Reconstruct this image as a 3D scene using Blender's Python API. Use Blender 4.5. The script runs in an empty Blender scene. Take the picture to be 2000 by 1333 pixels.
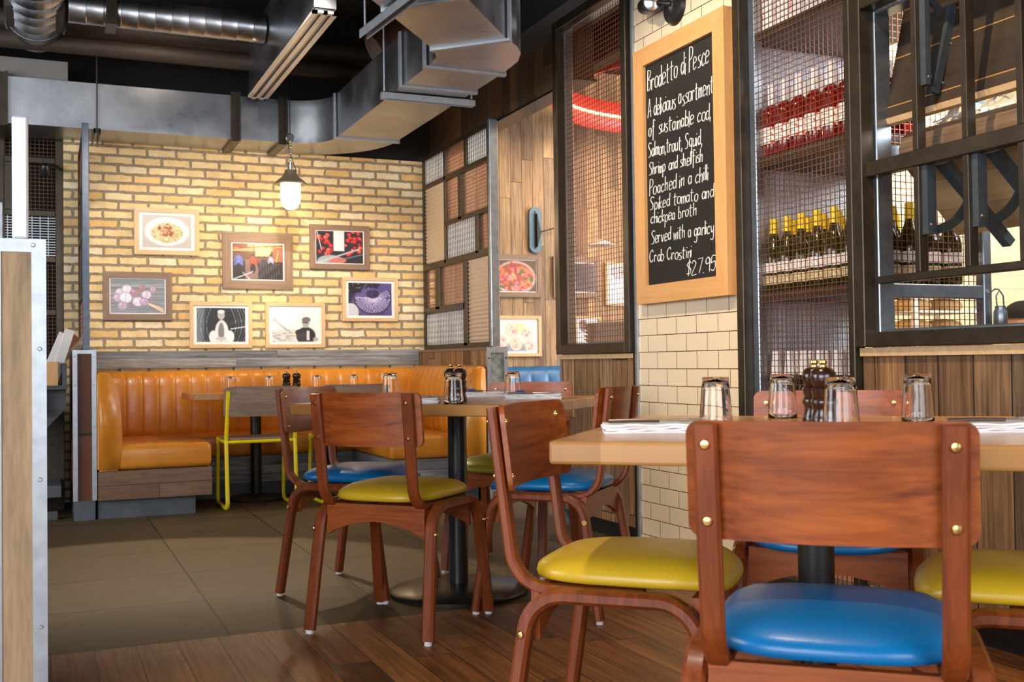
import bpy, bmesh, math, random
import numpy as np
from mathutils import Vector, Matrix
random.seed(7)
D = bpy.data; SC = bpy.context.scene; COL = SC.collection
R = math.radians

# ------------------------------------------------------------------ camera
cam_d = D.cameras.new('camera'); cam = D.objects.new('camera', cam_d); COL.objects.link(cam)
cam_d.sensor_width = 36.0; cam_d.lens = 2085/2000*36.0
YAW, PITCH, ROLL = R(23.761), R(1.151), R(-0.766)
_f = Vector((math.sin(YAW)*math.cos(PITCH), math.cos(YAW)*math.cos(PITCH), math.sin(PITCH)))
_r = Vector((math.cos(YAW), -math.sin(YAW), 0)); _u = _r.cross(_f)
_r2 = _r*math.cos(ROLL)+_u*math.sin(ROLL); _u2 = -_r*math.sin(ROLL)+_u*math.cos(ROLL)
_m = Matrix((_r2, _u2, -_f)).transposed().to_4x4(); _m.translation = Vector((0, 0, 0.9))
cam.matrix_world = _m
cam_d.dof.use_dof = True; cam_d.dof.focus_distance = 3.7; cam_d.dof.aperture_fstop = 8.0
cam_d.clip_start = 0.05
SC.camera = cam
# ------------------------------------------------------------------ exposure
vs = SC.view_settings
vs.view_transform = 'Standard'; vs.look = 'None'; vs.gamma = 1.0; vs.use_curve_mapping = False
vs.exposure = 0.0
# ------------------------------------------------------------------ world and lights
w = D.worlds.new('world'); SC.world = w; w.use_nodes = True
bg = w.node_tree.nodes['Background']; bg.inputs[0].default_value = (0.80, 0.86, 1.0, 1); bg.inputs[1].default_value = 0.22

def lamp(kind, name, loc, target, energy, color, size=1.0, size_y=None, spot=60, blend=0.3, spread=None):
    l = D.lights.new(name, kind); l.energy = energy; l.color = color
    if kind == 'AREA':
        l.shape = 'RECTANGLE'; l.size = size; l.size_y = size_y or size
        if spread: l.spread = R(spread)
    elif kind == 'SPOT':
        l.spot_size = R(spot); l.spot_blend = blend; l.shadow_soft_size = size
    else:
        l.shadow_soft_size = size
    o = D.objects.new(name, l); COL.objects.link(o); o.location = loc
    d = Vector(target)-Vector(loc)
    o.rotation_euler = d.to_track_quat('-Z', 'Y').to_euler()
    return o
WARM = (1.0, 0.76, 0.50); WARM3 = (1.0, 0.90, 0.78); WARM2 = (1.0, 0.82, 0.60); DAY = (0.93, 0.96, 1.0)
lamp('AREA', 'window_light', (-3.2, -1.2, 1.7), (1.6, 3.4, 0.7), 230, DAY, 3.4, 2.2)
lamp('AREA', 'window_light', (1.0, -2.8, 1.8), (1.6, 3.4, 0.7), 130, DAY, 3.0, 2.0)
lamp('AREA', 'window_light', (-3.4, 4.2, 1.8), (1.6, 5.2, 1.2), 140, DAY, 2.6, 1.8)
lamp('SPOT', 'unseen_ceiling_spot', (0.75, 6.9, 3.15), (0.30, 4.3, 0.0), 400, WARM2, 0.03, spot=44, blend=0.1)
lamp('SPOT', 'unseen_ceiling_spot', (0.45, 4.7, 2.9), (0.85, 7.8, 1.52), 300, WARM3, 0.05, spot=30, blend=0.7)  # unseen spot, added to wash the brick; narrow cone misses the duct
lamp('SPOT', 'unseen_ceiling_spot', (1.10, 4.7, 2.9), (1.95, 7.8, 1.52), 300, WARM3, 0.05, spot=30, blend=0.7)  # second unseen brick wash, cone likewise kept below the duct
lamp('SPOT', 'unseen_ceiling_spot', (1.0, 3.3, 3.1), (2.63, 4.05, 1.5), 200, WARM2, 0.05, spot=62, blend=0.8)
lamp('SPOT', 'unseen_ceiling_spot', (1.2, 2.2, 3.1), (2.63, 2.5, 1.1), 200, WARM, 0.05, spot=70, blend=0.8)
lamp('SPOT', 'unseen_ceiling_spot', (1.4, 4.3, 3.1), (1.5, 3.9, 0.7), 120, WARM2, 0.05, spot=75, blend=0.7)
lamp('SPOT', 'unseen_ceiling_spot', (1.0, 1.9, 3.1), (1.4, 1.7, 0.7), 110, WARM2, 0.05, spot=70, blend=0.7)
lamp('AREA', 'unseen_kitchen_light', (4.3, 3.2, 3.0), (4.6, 3.8, 1.2), 135, (1.0, 0.88, 0.66), 1.6, 1.0)
lamp('AREA', 'unseen_kitchen_light', (4.1, 2.0, 2.3), (2.95, 3.4, 1.5), 32, (0.92, 0.96, 1.0), 1.0, 0.8)  # added fill lamp, brightens the inside of the wine cabinet
lamp('AREA', 'next_room_light', (4.3, 6.0, 3.1), (4.0, 7.6, 1.4), 105, WARM2, 2.0, 1.2)
lamp('AREA', 'next_room_window_light', (6.2, 5.6, 1.7), (3.5, 7.4, 1.3), 140, DAY, 1.6, 1.6)

# ------------------------------------------------------------------ helpers: colour and materials
def L(r, g, b):
    def f(c):
        c /= 255.0
        return c/12.92 if c <= 0.04045 else ((c+0.055)/1.055)**2.4
    return (f(r), f(g), f(b), 1.0)
MATS = {}
class NT:
    def __init__(s, name):
        s.m = D.materials.new(name); s.m.use_nodes = True; s.t = s.m.node_tree; s.n = s.t.nodes
        s.p = s.n['Principled BSDF']
    def new(s, typ, **kw):
        n = s.n.new(typ)
        for k, v in kw.items():
            if k.startswith('i_'):
                n.inputs[int(k[2:]) if k[2:].isdigit() else k[2:]].default_value = v
            else: setattr(n, k, v)
        return n
    def ln(s, a, b): s.t.links.new(a, b)
    def math(s, op, a, b=None, clamp=False):
        n = s.new('ShaderNodeMath', operation=op, use_clamp=clamp)
        for i, x in enumerate((a, b)):
            if x is None: continue
            if isinstance(x, (int, float)): n.inputs[i].default_value = x
            else: s.ln(x, n.inputs[i])
        return n.outputs[0]
    def xyz(s, vec):
        n = s.new('ShaderNodeSeparateXYZ'); s.ln(vec, n.inputs[0]); return n.outputs
    def comb(s, a, b, c):
        n = s.new('ShaderNodeCombineXYZ')
        for i, x in enumerate((a, b, c)):
            if isinstance(x, (int, float)): n.inputs[i].default_value = x
            else: s.ln(x, n.inputs[i])
        return n.outputs[0]
    def obj(s): return s.new('ShaderNodeTexCoord').outputs['Object']
    def noise(s, vec, scale=1, detail=4, rough=0.55, dist=0.0):
        n = s.new('ShaderNodeTexNoise'); s.ln(vec, n.inputs['Vector'])
        n.inputs['Scale'].default_value = scale; n.inputs['Detail'].default_value = detail
        n.inputs['Roughness'].default_value = rough; n.inputs['Distortion'].default_value = dist
        return n.outputs['Fac']
    def ramp(s, fac, stops, interp='LINEAR'):
        n = s.new('ShaderNodeValToRGB'); cr = n.color_ramp; cr.interpolation = interp
        while len(cr.elements) < len(stops): cr.elements.new(0.5)
        for e, (p, c) in zip(cr.elements, stops): e.position = p; e.color = c
        s.ln(fac, n.inputs[0]); return n.outputs[0]
    def mix(s, fac, a, b, mode='MIX'):
        n = s.new('ShaderNodeMix', data_type='RGBA', blend_type=mode)
        for i, x in ((0, fac), (6, a), (7, b)):
            if isinstance(x, (int, float, tuple)): n.inputs[i].default_value = x
            else: s.ln(x, n.inputs[i])
        return n.outputs[2]
    def bump(s, h, strength=0.3, dist=0.01):
        n = s.new('ShaderNodeBump'); n.inputs['Strength'].default_value = strength; n.inputs['Distance'].default_value = dist
        s.ln(h, n.inputs['Height']); s.ln(n.outputs[0], s.p.inputs['Normal'])
    def done(s, color=None, rough=0.5, metal=0.0, coat=0.0, spec=None):
        if color is not None:
            if isinstance(color, tuple): s.p.inputs['Base Color'].default_value = color
            else: s.ln(color, s.p.inputs['Base Color'])
        s.p.inputs['Roughness'].default_value = rough; s.p.inputs['Metallic'].default_value = metal
        s.p.inputs['Coat Weight'].default_value = coat; s.p.inputs['Coat Roughness'].default_value = 0.12
        if spec is not None: s.p.inputs['Specular IOR Level'].default_value = spec
        return s.m

def plain(name, col, rough=0.5, metal=0.0, coat=0.0, var=0.06, scale=30, bump=0.0, spec=None):
    t = NT(name); f = t.noise(t.obj(), scale, 3)
    lo = tuple(c*(1-var) for c in col[:3])+(1,); hi = tuple(min(1, c*(1+var)) for c in col[:3])+(1,)
    c = t.ramp(f, [(0.3, lo), (0.7, hi)])
    if bump: t.bump(f, bump, 0.004)
    return t.done(c, rough, metal, coat, spec)

def wood(name, dark, light, axis, rough=0.35, coat=0.3, across=26, along=1.6, dist=0.9):
    """grain running along one local axis"""
    t = NT(name); x = t.xyz(t.obj())
    s = [across]*3; s[axis] = along
    v = t.comb(*[t.math('MULTIPLY', x[i], s[i]) for i in range(3)])
    a = t.noise(v, 1.0, 5, 0.6, dist)
    b = t.noise(v, 7.0, 2, 0.5, 0.0)
    c = t.ramp(a, [(0.28, dark), (0.5, tuple((dark[i]+light[i])/2 for i in range(3))+(1,)), (0.72, light)])
    c = t.mix(0.22, c, t.ramp(b, [(0.35, dark), (0.65, light)]))
    t.bump(b, 0.06, 0.002)
    return t.done(c, rough, 0, coat)

def planks(name, pal, u, v, w, ln=2.0, rough=0.6, off=0.0, gap=0.018, grain=0.45, coat=0.0, bump=0.35, knots=0.0, gapcol=(0.01, 0.008, 0.006, 1)):
    t = NT(name); x = t.xyz(t.obj())
    uu = t.math('DIVIDE', t.math('SUBTRACT', x[u], off), w); cell = t.math('FLOOR', uu); fr = t.math('FRACT', uu)
    sh = t.new('ShaderNodeTexWhiteNoise', noise_dimensions='1D'); t.ln(cell, sh.inputs['W'])
    vv = t.math('ADD', t.math('DIVIDE', x[v], ln), t.math('MULTIPLY', sh.outputs['Value'], 7.3)); cv = t.math('FLOOR', vv); fv = t.math('FRACT', vv)
    wn = t.new('ShaderNodeTexWhiteNoise', noise_dimensions='2D'); t.ln(t.comb(cell, cv, 0), wn.inputs['Vector'])
    n = len(pal); base = t.ramp(wn.outputs['Value'], [((i+0.5)/n, c) for i, c in enumerate(pal)])
    rnd = t.math('MULTIPLY', wn.outputs['Value'], 37.0)
    g = t.noise(t.comb(t.math('MULTIPLY', x[u], 70), t.math('MULTIPLY', x[v], 2.6), rnd), 1, 5, 0.65, 0.6)
    g2 = t.noise(t.comb(t.math('MULTIPLY', x[u], 9), t.math('MULTIPLY', x[v], 2.2), rnd), 1, 3, 0.6, 0.4)
    dk = t.ramp(g, [(0.3, (0.25, 0.22, 0.2, 1)), (0.62, (1.12, 1.1, 1.08, 1))])
    c = t.mix(grain, base, dk, 'MULTIPLY')
    dk2 = t.ramp(g2, [(0.3, (0.55, 0.52, 0.5, 1)), (0.65, (1.15, 1.12, 1.1, 1))])
    c = t.mix(grain*0.9, c, dk2, 'MULTIPLY')
    if knots:
        vo = t.new('ShaderNodeTexVoronoi'); t.ln(t.comb(t.math('MULTIPLY', x[u], 5.5), t.math('MULTIPLY', x[v], 2.6), rnd), vo.inputs['Vector']); vo.inputs['Scale'].default_value = 1.0
        kn = t.ramp(vo.outputs['Distance'], [(0.0, (1, 1, 1, 1)), (0.11, (0, 0, 0, 1))])
        c = t.mix(t.math('MULTIPLY', kn, knots), c, (0.05, 0.025, 0.012, 1))
    e = t.math('MINIMUM', fr, t.math('SUBTRACT', 1.0, fr)); ev = t.math('MULTIPLY', t.math('MINIMUM', fv, t.math('SUBTRACT', 1.0, fv)), ln/w)
    e = t.math('MINIMUM', e, ev)
    m = t.math('LESS_THAN', e, gap)
    c = t.mix(m, c, gapcol)
    h = t.math('ADD', t.math('MULTIPLY', t.math('MINIMUM', e, gap*2), 8.0), t.math('MULTIPLY', g, 0.25)); t.bump(h, bump, 0.004)
    return t.done(c, rough, 0, coat)

def emit(name, col, st):
    t = NT(name); t.p.inputs['Emission Color'].default_value = col; t.p.inputs['Emission Strength'].default_value = st
    return t.done(col, 0.4)

def glass(name, col=(1, 1, 1, 1), rough=0.0, ior=1.45, wave=None):
    t = NT(name); t.p.inputs['Transmission Weight'].default_value = 1.0; t.p.inputs['IOR'].default_value = ior
    if wave:
        x = t.xyz(t.obj())
        wv = t.new('ShaderNodeTexWave', bands_direction='X'); t.ln(t.comb(t.math('MULTIPLY', x[1], wave), t.math('MULTIPLY', x[2], wave), 0), wv.inputs['Vector'])
        wv.inputs['Scale'].default_value = 1.0; wv.inputs['Distortion'].default_value = 3.0; wv.inputs['Detail'].default_value = 0.0
        t.bump(wv.outputs['Fac'], 0.8, 0.01)
    return t.done(col, rough)

# --- the materials
M = {}
M['steel'] = plain('dark_steel', L(64, 54, 42), 0.36, 0.45, var=0.25, scale=14)
M['steel_light'] = plain('raw_steel', L(150, 160, 170), 0.35, 0.9, var=0.15, scale=20)
M['angle'] = plain('galvanised_angle', L(178, 184, 190), 0.4, 0.75, var=0.12, scale=25)
M['copper_wire'] = plain('copper_wire', L(150, 98, 72), 0.38, 0.7, var=0.1)
M['dark_bronze_wire'] = plain('dark_bronze_wire', L(92, 66, 46), 0.5, 0.4)
M['black_paint'] = plain('black_paint', L(26, 26, 28), 0.35, 0.0, coat=0.2, var=0.1)
M['chair_x'] = wood('cherry_wood_across', L(92, 36, 8), L(180, 92, 33), 0, 0.40, 0.12, 17, 0.9, 1.3)
M['chair_z'] = wood('cherry_wood_upright', L(92, 38, 10), L(150, 72, 26), 2, 0.40, 0.12, 22, 2.0)
M['blue_vinyl'] = plain('blue_vinyl', L(0, 104, 164), 0.32, 0, var=0.05, scale=200, bump=0.05)
M['yellow_vinyl'] = plain('mustard_vinyl', L(204, 166, 36), 0.34, 0, var=0.05, scale=200, bump=0.05)
M['green_vinyl'] = plain('olive_vinyl', L(140, 132, 14), 0.36, 0, var=0.05, scale=200, bump=0.05)
M['brass'] = plain('brass', L(226, 192, 120), 0.22, 1.0, var=0.05)
M['white_plastic'] = plain('white_plastic', L(225, 225, 222), 0.45)
def leather():
    t = NT('orange_leather'); o = t.obj(); f = t.noise(o, 5, 4); g = t.noise(o, 260, 2)
    wr = t.noise(o, 11, 3, 0.5, 1.6)
    c = t.ramp(f, [(0.3, L(202, 122, 28)), (0.7, L(224, 146, 46))])
    t.bump(t.math('ADD', t.math('MULTIPLY', g, 0.06), wr), 0.14, 0.02)
    return t.done(c, 0.34, 0, 0.1)
M['leather'] = leather()
M['blue_leather'] = plain('blue_leather', L(36, 98, 150), 0.36, 0, var=0.08, scale=12, bump=0.05)
M['weathered'] = planks('weathered_grey_boards', [L(152, 158, 164), L(184, 188, 190), L(130, 136, 142), L(166, 168, 168)], 2, 0, 0.062, 1.7, 0.75, 0.9, grain=0.85, bump=0.6, knots=0.8)
M['booth_board'] = planks('booth_boards', [L(142, 112, 86), L(120, 88, 64), L(134, 106, 84)], 2, 0, 0.088, 3.0, 0.65, 0.11, knots=0.4)
M['kick'] = plain('kick_board_grey', L(86, 92, 98), 0.6, 0, var=0.2, scale=8)
M['reclaimed'] = planks('reclaimed_brown_boards', [L(160, 120, 80), L(122, 92, 62), L(178, 142, 102), L(112, 92, 70), L(166, 126, 84)], 1, 2, 0.142, 3.0, 0.75, 0.03, grain=0.95, bump=0.9, knots=0.6)
M['header'] = planks('dark_stained_boards', [L(62, 44, 28), L(84, 60, 36), L(50, 36, 24), L(96, 70, 44)], 1, 2, 0.125, 2.5, 0.7, 0.0, grain=0.6)
M['plankwall'] = planks('reclaimed_plank_wall', [L(170, 138, 102), L(124, 100, 78), L(200, 166, 122), L(102, 84, 66), L(180, 148, 108), L(148, 128, 104)], 0, 2, 0.098, 1.15, 0.65, 0.0, grain=0.8, knots=0.7, bump=0.6)
M['floor_wood'] = planks('walnut_floor', [L(134, 82, 38), L(84, 48, 20), L(156, 102, 50), L(108, 64, 28), L(142, 90, 42)], 0, 1, 0.127, 1.4, 0.45, 0.02, gap=0.016, grain=0.95, knots=0.5, bump=0.15)
M['butcher'] = planks('butcher_block_oak', [L(192, 136, 74), L(168, 116, 60), L(204, 150, 88), L(182, 126, 66)], 1, 0, 0.055, 0.9, 0.26, 0.0, gap=0.004, grain=0.3, coat=0.2, bump=0.04, gapcol=L(150, 110, 66))
M['oak'] = wood('pale_oak', L(196, 158, 112), L(226, 192, 146), 2, 0.5, 0.0, 40, 2)
M['oak_x'] = wood('pale_oak_across', L(196, 158, 112), L(226, 192, 146), 0, 0.5, 0.0, 40, 2)
M['taupe'] = wood('taupe_oak', L(110, 86, 68), L(146, 120, 98), 2, 0.55, 0.0, 40, 2)
M['taupe_x'] = wood('taupe_oak_across', L(110, 86, 68), L(146, 120, 98), 0, 0.55, 0.0, 40, 2)
M['board_oak'] = wood('honey_oak', L(206, 146, 86), L(226, 172, 112), 2, 0.45, 0.1, 30, 2)
M['board_oak_y'] = wood('honey_oak_across', L(206, 146, 86), L(226, 172, 112), 1, 0.45, 0.1, 30, 2)
M['greywood_x'] = wood('grey_oak_veneer', L(124, 100, 84), L(170, 144, 124), 0, 0.5, 0.05, 34, 1.6)
M['chalkboard'] = plain('chalkboard', L(30, 26, 22), 0.8, 0, var=0.25, scale=9)
M['chalk'] = plain('chalk', L(238, 234, 224), 0.9)
M['yellow_paint'] = plain('yellow_powder_coat', L(248, 222, 20), 0.35, 0, coat=0.2)
M['galv'] = None
def galv():
    t = NT('galvanised_duct'); o = t.obj()
    vo = t.new('ShaderNodeTexVoronoi'); t.ln(o, vo.inputs['Vector']); vo.inputs['Scale'].default_value = 46
    f = t.noise(o, 2.2, 4, 0.6)
    c = t.ramp(f, [(0.3, L(150, 154, 160)), (0.7, L(196, 198, 202))])
    c = t.mix(0.04, c, vo.outputs['Color'])
    r = t.ramp(f, [(0.3, (0.24,)*3+(1,)), (0.7, (0.40,)*3+(1,))]); t.ln(r, t.p.inputs['Roughness'])
    m = t.done(c, 0.42, 1.0); t.ln(r, t.p.inputs['Roughness']); return m
M['galv'] = galv()
M['strut'] = plain('zinc_strut', L(176, 182, 190), 0.45, 0.7, var=0.1)
M['ceiling'] = plain('black_ceiling', L(20, 16, 14), 0.9, var=0.3, scale=3)
M['dark_pipe'] = plain('dark_painted_pipe', L(58, 46, 36), 0.6, var=0.2)
M['grey_paint'] = plain('grey_paint', L(120, 116, 110), 0.6)
M['glass'] = glass('clear_glass', ior=1.32)
M['lamp_glass'] = emit('lamp_glass', (1.0, 0.78, 0.46, 1), 5.0)
M['chrome'] = plain('chrome', L(200, 200, 200), 0.18, 1.0)
M['cloth'] = plain('white_napkin', L(238, 236, 236), 0.85, var=0.02)
M['blue_cloth'] = plain('blue_paper_band', L(44, 74, 176), 0.7)
M['cutlery'] = plain('cutlery_steel', L(190, 188, 184), 0.15, 1.0)
M['mill'] = wood('dark_mill_wood', L(30, 14, 8), L(62, 32, 18), 2, 0.25, 0.5, 40, 3)
M['print_white'] = plain('print_border', L(240, 238, 234), 0.4)
def brick():
    t = NT('yellow_brick'); x = t.xyz(t.obj())
    o = t.obj(); n1 = t.noise(o, 14, 3); n2 = t.noise(o, 60, 2)
    dx = t.math('MULTIPLY', t.math('SUBTRACT', n1, 0.5), 0.03); dz = t.math('MULTIPLY', t.math('SUBTRACT', n2, 0.5), 0.008)
    n3 = t.noise(t.comb(x[0], 0, t.math('ADD', x[2], 17.0)), 17, 3)
    dz2 = t.math('MULTIPLY', t.math('SUBTRACT', n3, 0.5), 0.018)
    v = t.comb(t.math('ADD', x[0], dx), t.math('ADD', t.math('ADD', x[2], t.math('ADD', dz, dz2)), 5.0-0.0322+0.0), 0)
    b = t.new('ShaderNodeTexBrick'); t.ln(v, b.inputs['Vector']); b.offset = 0.5; b.offset_frequency = 2
    for k, val in (('Scale', 1.0), ('Mortar Size', 0.0105), ('Mortar Smooth', 0.22), ('Bias', 0.0), ('Brick Width', 0.1935), ('Row Height', 0.0632)): b.inputs[k].default_value = val
    b.inputs['Color1'].default_value = (0, 0, 0, 1); b.inputs['Color2'].default_value = (1, 1, 1, 1); b.inputs['Mortar'].default_value = (0.5, 0.5, 0.5, 1)
    col = t.ramp(b.outputs['Color'], [(0.0, L(218, 176, 112)), (0.35, L(234, 208, 158)), (0.7, L(226, 196, 142)), (1.0, L(236, 220, 184))])
    st = t.ramp(t.noise(o, 9, 5, 0.7), [(0.35, (0.72, 0.68, 0.62, 1)), (0.6, (1.05, 1.04, 1.02, 1))]); col = t.mix(0.55, col, st, 'MULTIPLY')
    mort = t.ramp(t.noise(o, 25, 4), [(0.3, L(126, 112, 92)), (0.7, L(156, 140, 116))])
    c = t.mix(b.outputs['Fac'], col, mort)
    h = t.math('SUBTRACT', t.math('MULTIPLY', n2, 0.35), b.outputs['Fac']); t.bump(h, 0.6, 0.012)
    return t.done(c, 0.85)
M['brick'] = brick()
def tiles(name, u, v, u0, v0, w, h, col, grout, gs=0.0016, rough=0.15, var=0.03):
    t = NT(name); x = t.xyz(t.obj())
    b = t.new('ShaderNodeTexBrick'); t.ln(t.comb(t.math('SUBTRACT', x[u], u0), t.math('SUBTRACT', x[v], v0), 0), b.inputs['Vector']); b.offset = 0.5; b.offset_frequency = 2
    for k, val in (('Scale', 1.0), ('Mortar Size', gs), ('Mortar Smooth', 0.35), ('Bias', 0.0), ('Brick Width', w), ('Row Height', h)): b.inputs[k].default_value = val
    b.inputs['Color1'].default_value = tuple(c*(1-var) for c in col[:3])+(1,); b.inputs['Color2'].default_value = col; b.inputs['Mortar'].default_value = grout
    t.bump(t.math('MULTIPLY', b.outputs['Fac'], -1.0), 0.5, 0.004)
    return t.done(b.outputs['Color'], rough, 0, 0.2)
M['tile'] = tiles('cream_subway_tile', 1, 2, 4.290-0.1638*40, 0.861+0.079-0.079*20, 0.1638, 0.079, L(238, 218, 186), L(60, 34, 30), 0.0021)
M['kitchen_tile'] = tiles('kitchen_cream_tile', 0, 2, 0, 0, 0.22, 0.08, L(250, 232, 196), L(226, 200, 160), 0.002)
def slate():
    t = NT('slate_floor_tile'); x = t.xyz(t.obj()); o = t.obj()
    b = t.new('ShaderNodeTexBrick'); t.ln(t.comb(t.math('ADD', x[0], 12*0.592-0.572), t.math('ADD', x[1], 12*0.602-3.666), 0), b.inputs['Vector']); b.offset = 0.0
    for k, val in (('Scale', 1.0), ('Mortar Size', 0.0045), ('Mortar Smooth', 0.2), ('Bias', 0.0), ('Brick Width', 0.592), ('Row Height', 0.602)): b.inputs[k].default_value = val
    b.inputs['Color1'].default_value = L(78, 66, 44); b.inputs['Color2'].default_value = L(92, 78, 52); b.inputs['Mortar'].default_value = L(34, 28, 22)
    n = t.noise(t.comb(t.math('MULTIPLY', x[0], 3), t.math('MULTIPLY', x[1], 9), 0), 1, 6, 0.7, 0.5)
    c = t.mix(0.5, b.outputs['Color'], t.ramp(n, [(0.3, (0.6, 0.6, 0.6, 1)), (0.7, (1.15, 1.12, 1.1, 1))]), 'MULTIPLY')
    t.bump(t.math('SUBTRACT', n, b.outputs['Fac']), 0.22, 0.008)
    return t.done(c, 0.58, spec=0.3)
M['slate'] = slate()

# ------------------------------------------------------------------ helpers: geometry
def obj(name, bm, m, parent=None, smooth=False, loc=None):
    bmesh.ops.recalc_face_normals(bm, faces=bm.faces[:])
    me = D.meshes.new(name); bm.to_mesh(me); bm.free()
    if isinstance(m, str): m = M[m]
    me.materials.append(m)
    if smooth:
        me.polygons.foreach_set('use_smooth', [True]*len(me.polygons))
    o = D.objects.new(name, me); COL.objects.link(o)
    if parent is not None: o.parent = parent
    if loc is not None: o.location = loc
    if smooth and smooth != 'all':
        me.set_sharp_from_angle(angle=R(38))
    return o
def tag(o, label=None, cat=None, group=None, kind=None):
    if label: o['label'] = label
    if cat: o['category'] = cat
    if group: o['group'] = group
    if kind: o['kind'] = kind
    return o
def thing(name, label, cat, loc=(0, 0, 0), rz=0.0, group=None):
    o = D.objects.new(name, None); COL.objects.link(o); o.empty_display_size = 0.1
    o.location = loc; o.rotation_euler = (0, 0, rz)
    return tag(o, label, cat, group)
def dup(root, loc=None, rz=None, label=None, group=None):
    r = root.copy(); COL.objects.link(r)
    if loc is not None: r.location = loc
    if rz is not None: r.rotation_euler = (0, 0, rz)
    if label: r['label'] = label
    if group: r['group'] = group
    for ch in list(root.children):
        c = ch.copy(); COL.objects.link(c); c.parent = r
        for g in list(ch.children):
            d = g.copy(); COL.objects.link(d); d.parent = c
    return r
B = bmesh.new
def box(bm, a, b, mtx=None, bevel=0.0, seg=2):
    g = bmesh.ops.create_cube(bm, size=1.0); vs_ = g['verts']
    for v in vs_:
        v.co = Vector([(a[i]+b[i])/2 + v.co[i]*(b[i]-a[i]) for i in range(3)])
    if bevel:
        es = list({e for v in vs_ for e in v.link_edges})
        r = bmesh.ops.bevel(bm, geom=es, offset=bevel, segments=seg, profile=0.5, affect='EDGES')
        vs_ = list({v for f in r['faces'] for v in f.verts} | {v for v in vs_ if v.is_valid})
    if mtx is not None: bmesh.ops.transform(bm, matrix=mtx, verts=vs_)
    return bm
def bx(*args, **kw): return box(B(), *args, **kw)
def ring_loft(bm, rings, cap=True, closed=True):
    vr = [[bm.verts.new(p) for p in r] for r in rings]
    n = len(vr[0])
    for a, b in zip(vr, vr[1:]):
        for i in range(n if closed else n-1):
            j = (i+1) % n
            try: bm.faces.new((a[i], a[j], b[j], b[i]))
            except ValueError: pass
    if cap:
        bm.faces.new(vr[0][::-1]); bm.faces.new(vr[-1])
    return bm
def frame_at(pts, i):
    if i == 0: t = pts[1]-pts[0]
    elif i == len(pts)-1: t = pts[-1]-pts[-2]
    else: t = (pts[i+1]-pts[i]).normalized()+(pts[i]-pts[i-1]).normalized()
    return t.normalized()
def tube(bm, pts, r, seg=8, cap=True):
    pts = [Vector(p) for p in pts]; rings = []; up = None
    for i in range(len(pts)):
        t = frame_at(pts, i)
        if up is None:
            up = Vector((0, 0, 1)) if abs(t.z) < 0.9 else Vector((1, 0, 0))
        s = t.cross(up).normalized(); up = s.cross(t).normalized()
        rr = r[i] if isinstance(r, (list, tuple)) else r
        rings.append([pts[i]+s*(rr*math.cos(2*math.pi*k/seg))+up*(rr*math.sin(2*math.pi*k/seg)) for k in range(seg)])
    return ring_loft(bm, rings, cap)
def sweep(bm, pts, side, w, t, round_=0.25):
    """flat section, w along side vector, t across; slightly chamfered"""
    pts = [Vector(p) for p in pts]; side = Vector(side).normalized(); rings = []
    c = t*round_
    prof = [(-w/2+c, -t/2), (w/2-c, -t/2), (w/2, -t/2+c), (w/2, t/2-c), (w/2-c, t/2), (-w/2+c, t/2), (-w/2, t/2-c), (-w/2, -t/2+c)]
    for i in range(len(pts)):
        tn = frame_at(pts, i); n = tn.cross(side).normalized(); s = n.cross(tn).normalized()
        k = 1.0
        if 0 < i < len(pts)-1:
            d = (pts[i+1]-pts[i]).normalized().dot((pts[i]-pts[i-1]).normalized()); k = 1/max(0.5, math.sqrt((1+d)/2))
        rings.append([pts[i]+s*a+n*(b*k) for a, b in prof])
    return ring_loft(bm, rings)
def fillet(pts, rad, n=6):
    pts = [Vector(p) for p in pts]; out = [pts[0]]
    for i in range(1, len(pts)-1):
        r = rad[i-1] if isinstance(rad, (list, tuple)) else rad
        a = (pts[i-1]-pts[i]).normalized(); b = (pts[i+1]-pts[i]).normalized()
        ang = a.angle(b); d = min(r/math.tan(ang/2), (pts[i-1]-pts[i]).length*0.49, (pts[i+1]-pts[i]).length*0.49)
        p0 = pts[i]+a*d; p1 = pts[i]+b*d; cdir = (a+b).normalized(); rr = d*math.tan(ang/2)
        c = pts[i]+cdir*(math.sqrt(d*d+rr*rr))
        for k in range(n+1):
            q = (p0-c).lerp(p1-c, k/n)
            u0 = (p0-c).normalized(); u1 = (p1-c).normalized(); th = u0.angle(u1)
            f = k/n; q = (u0*math.sin((1-f)*th)+u1*math.sin(f*th))/max(1e-6, math.sin(th)); out.append(c+q*rr)
    out.append(pts[-1]); return out
def lathe(bm, prof, seg=24, c=(0, 0, 0), axis='Z', cap=True):
    rings = []
    for r, z in prof:
        ring = []
        for k in range(seg):
            a = 2*math.pi*k/seg; p = Vector((max(r, 1e-4)*math.cos(a), max(r, 1e-4)*math.sin(a), z))
            if axis == 'X': p = Vector((p.z, p.x, p.y))
            elif axis == 'Y': p = Vector((p.y, p.z, p.x))
            ring.append(p+Vector(c))
        rings.append(ring)
    return ring_loft(bm, rings, cap)
def prism(bm, poly, lo, hi, axis=2):
    def put(p, z):
        q = [0, 0, 0]; o = [i for i in range(3) if i != axis]; q[o[0]] = p[0]; q[o[1]] = p[1]; q[axis] = z; return Vector(q)
    return ring_loft(bm, [[put(p, lo) for p in poly], [put(p, hi) for p in poly]])
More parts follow.
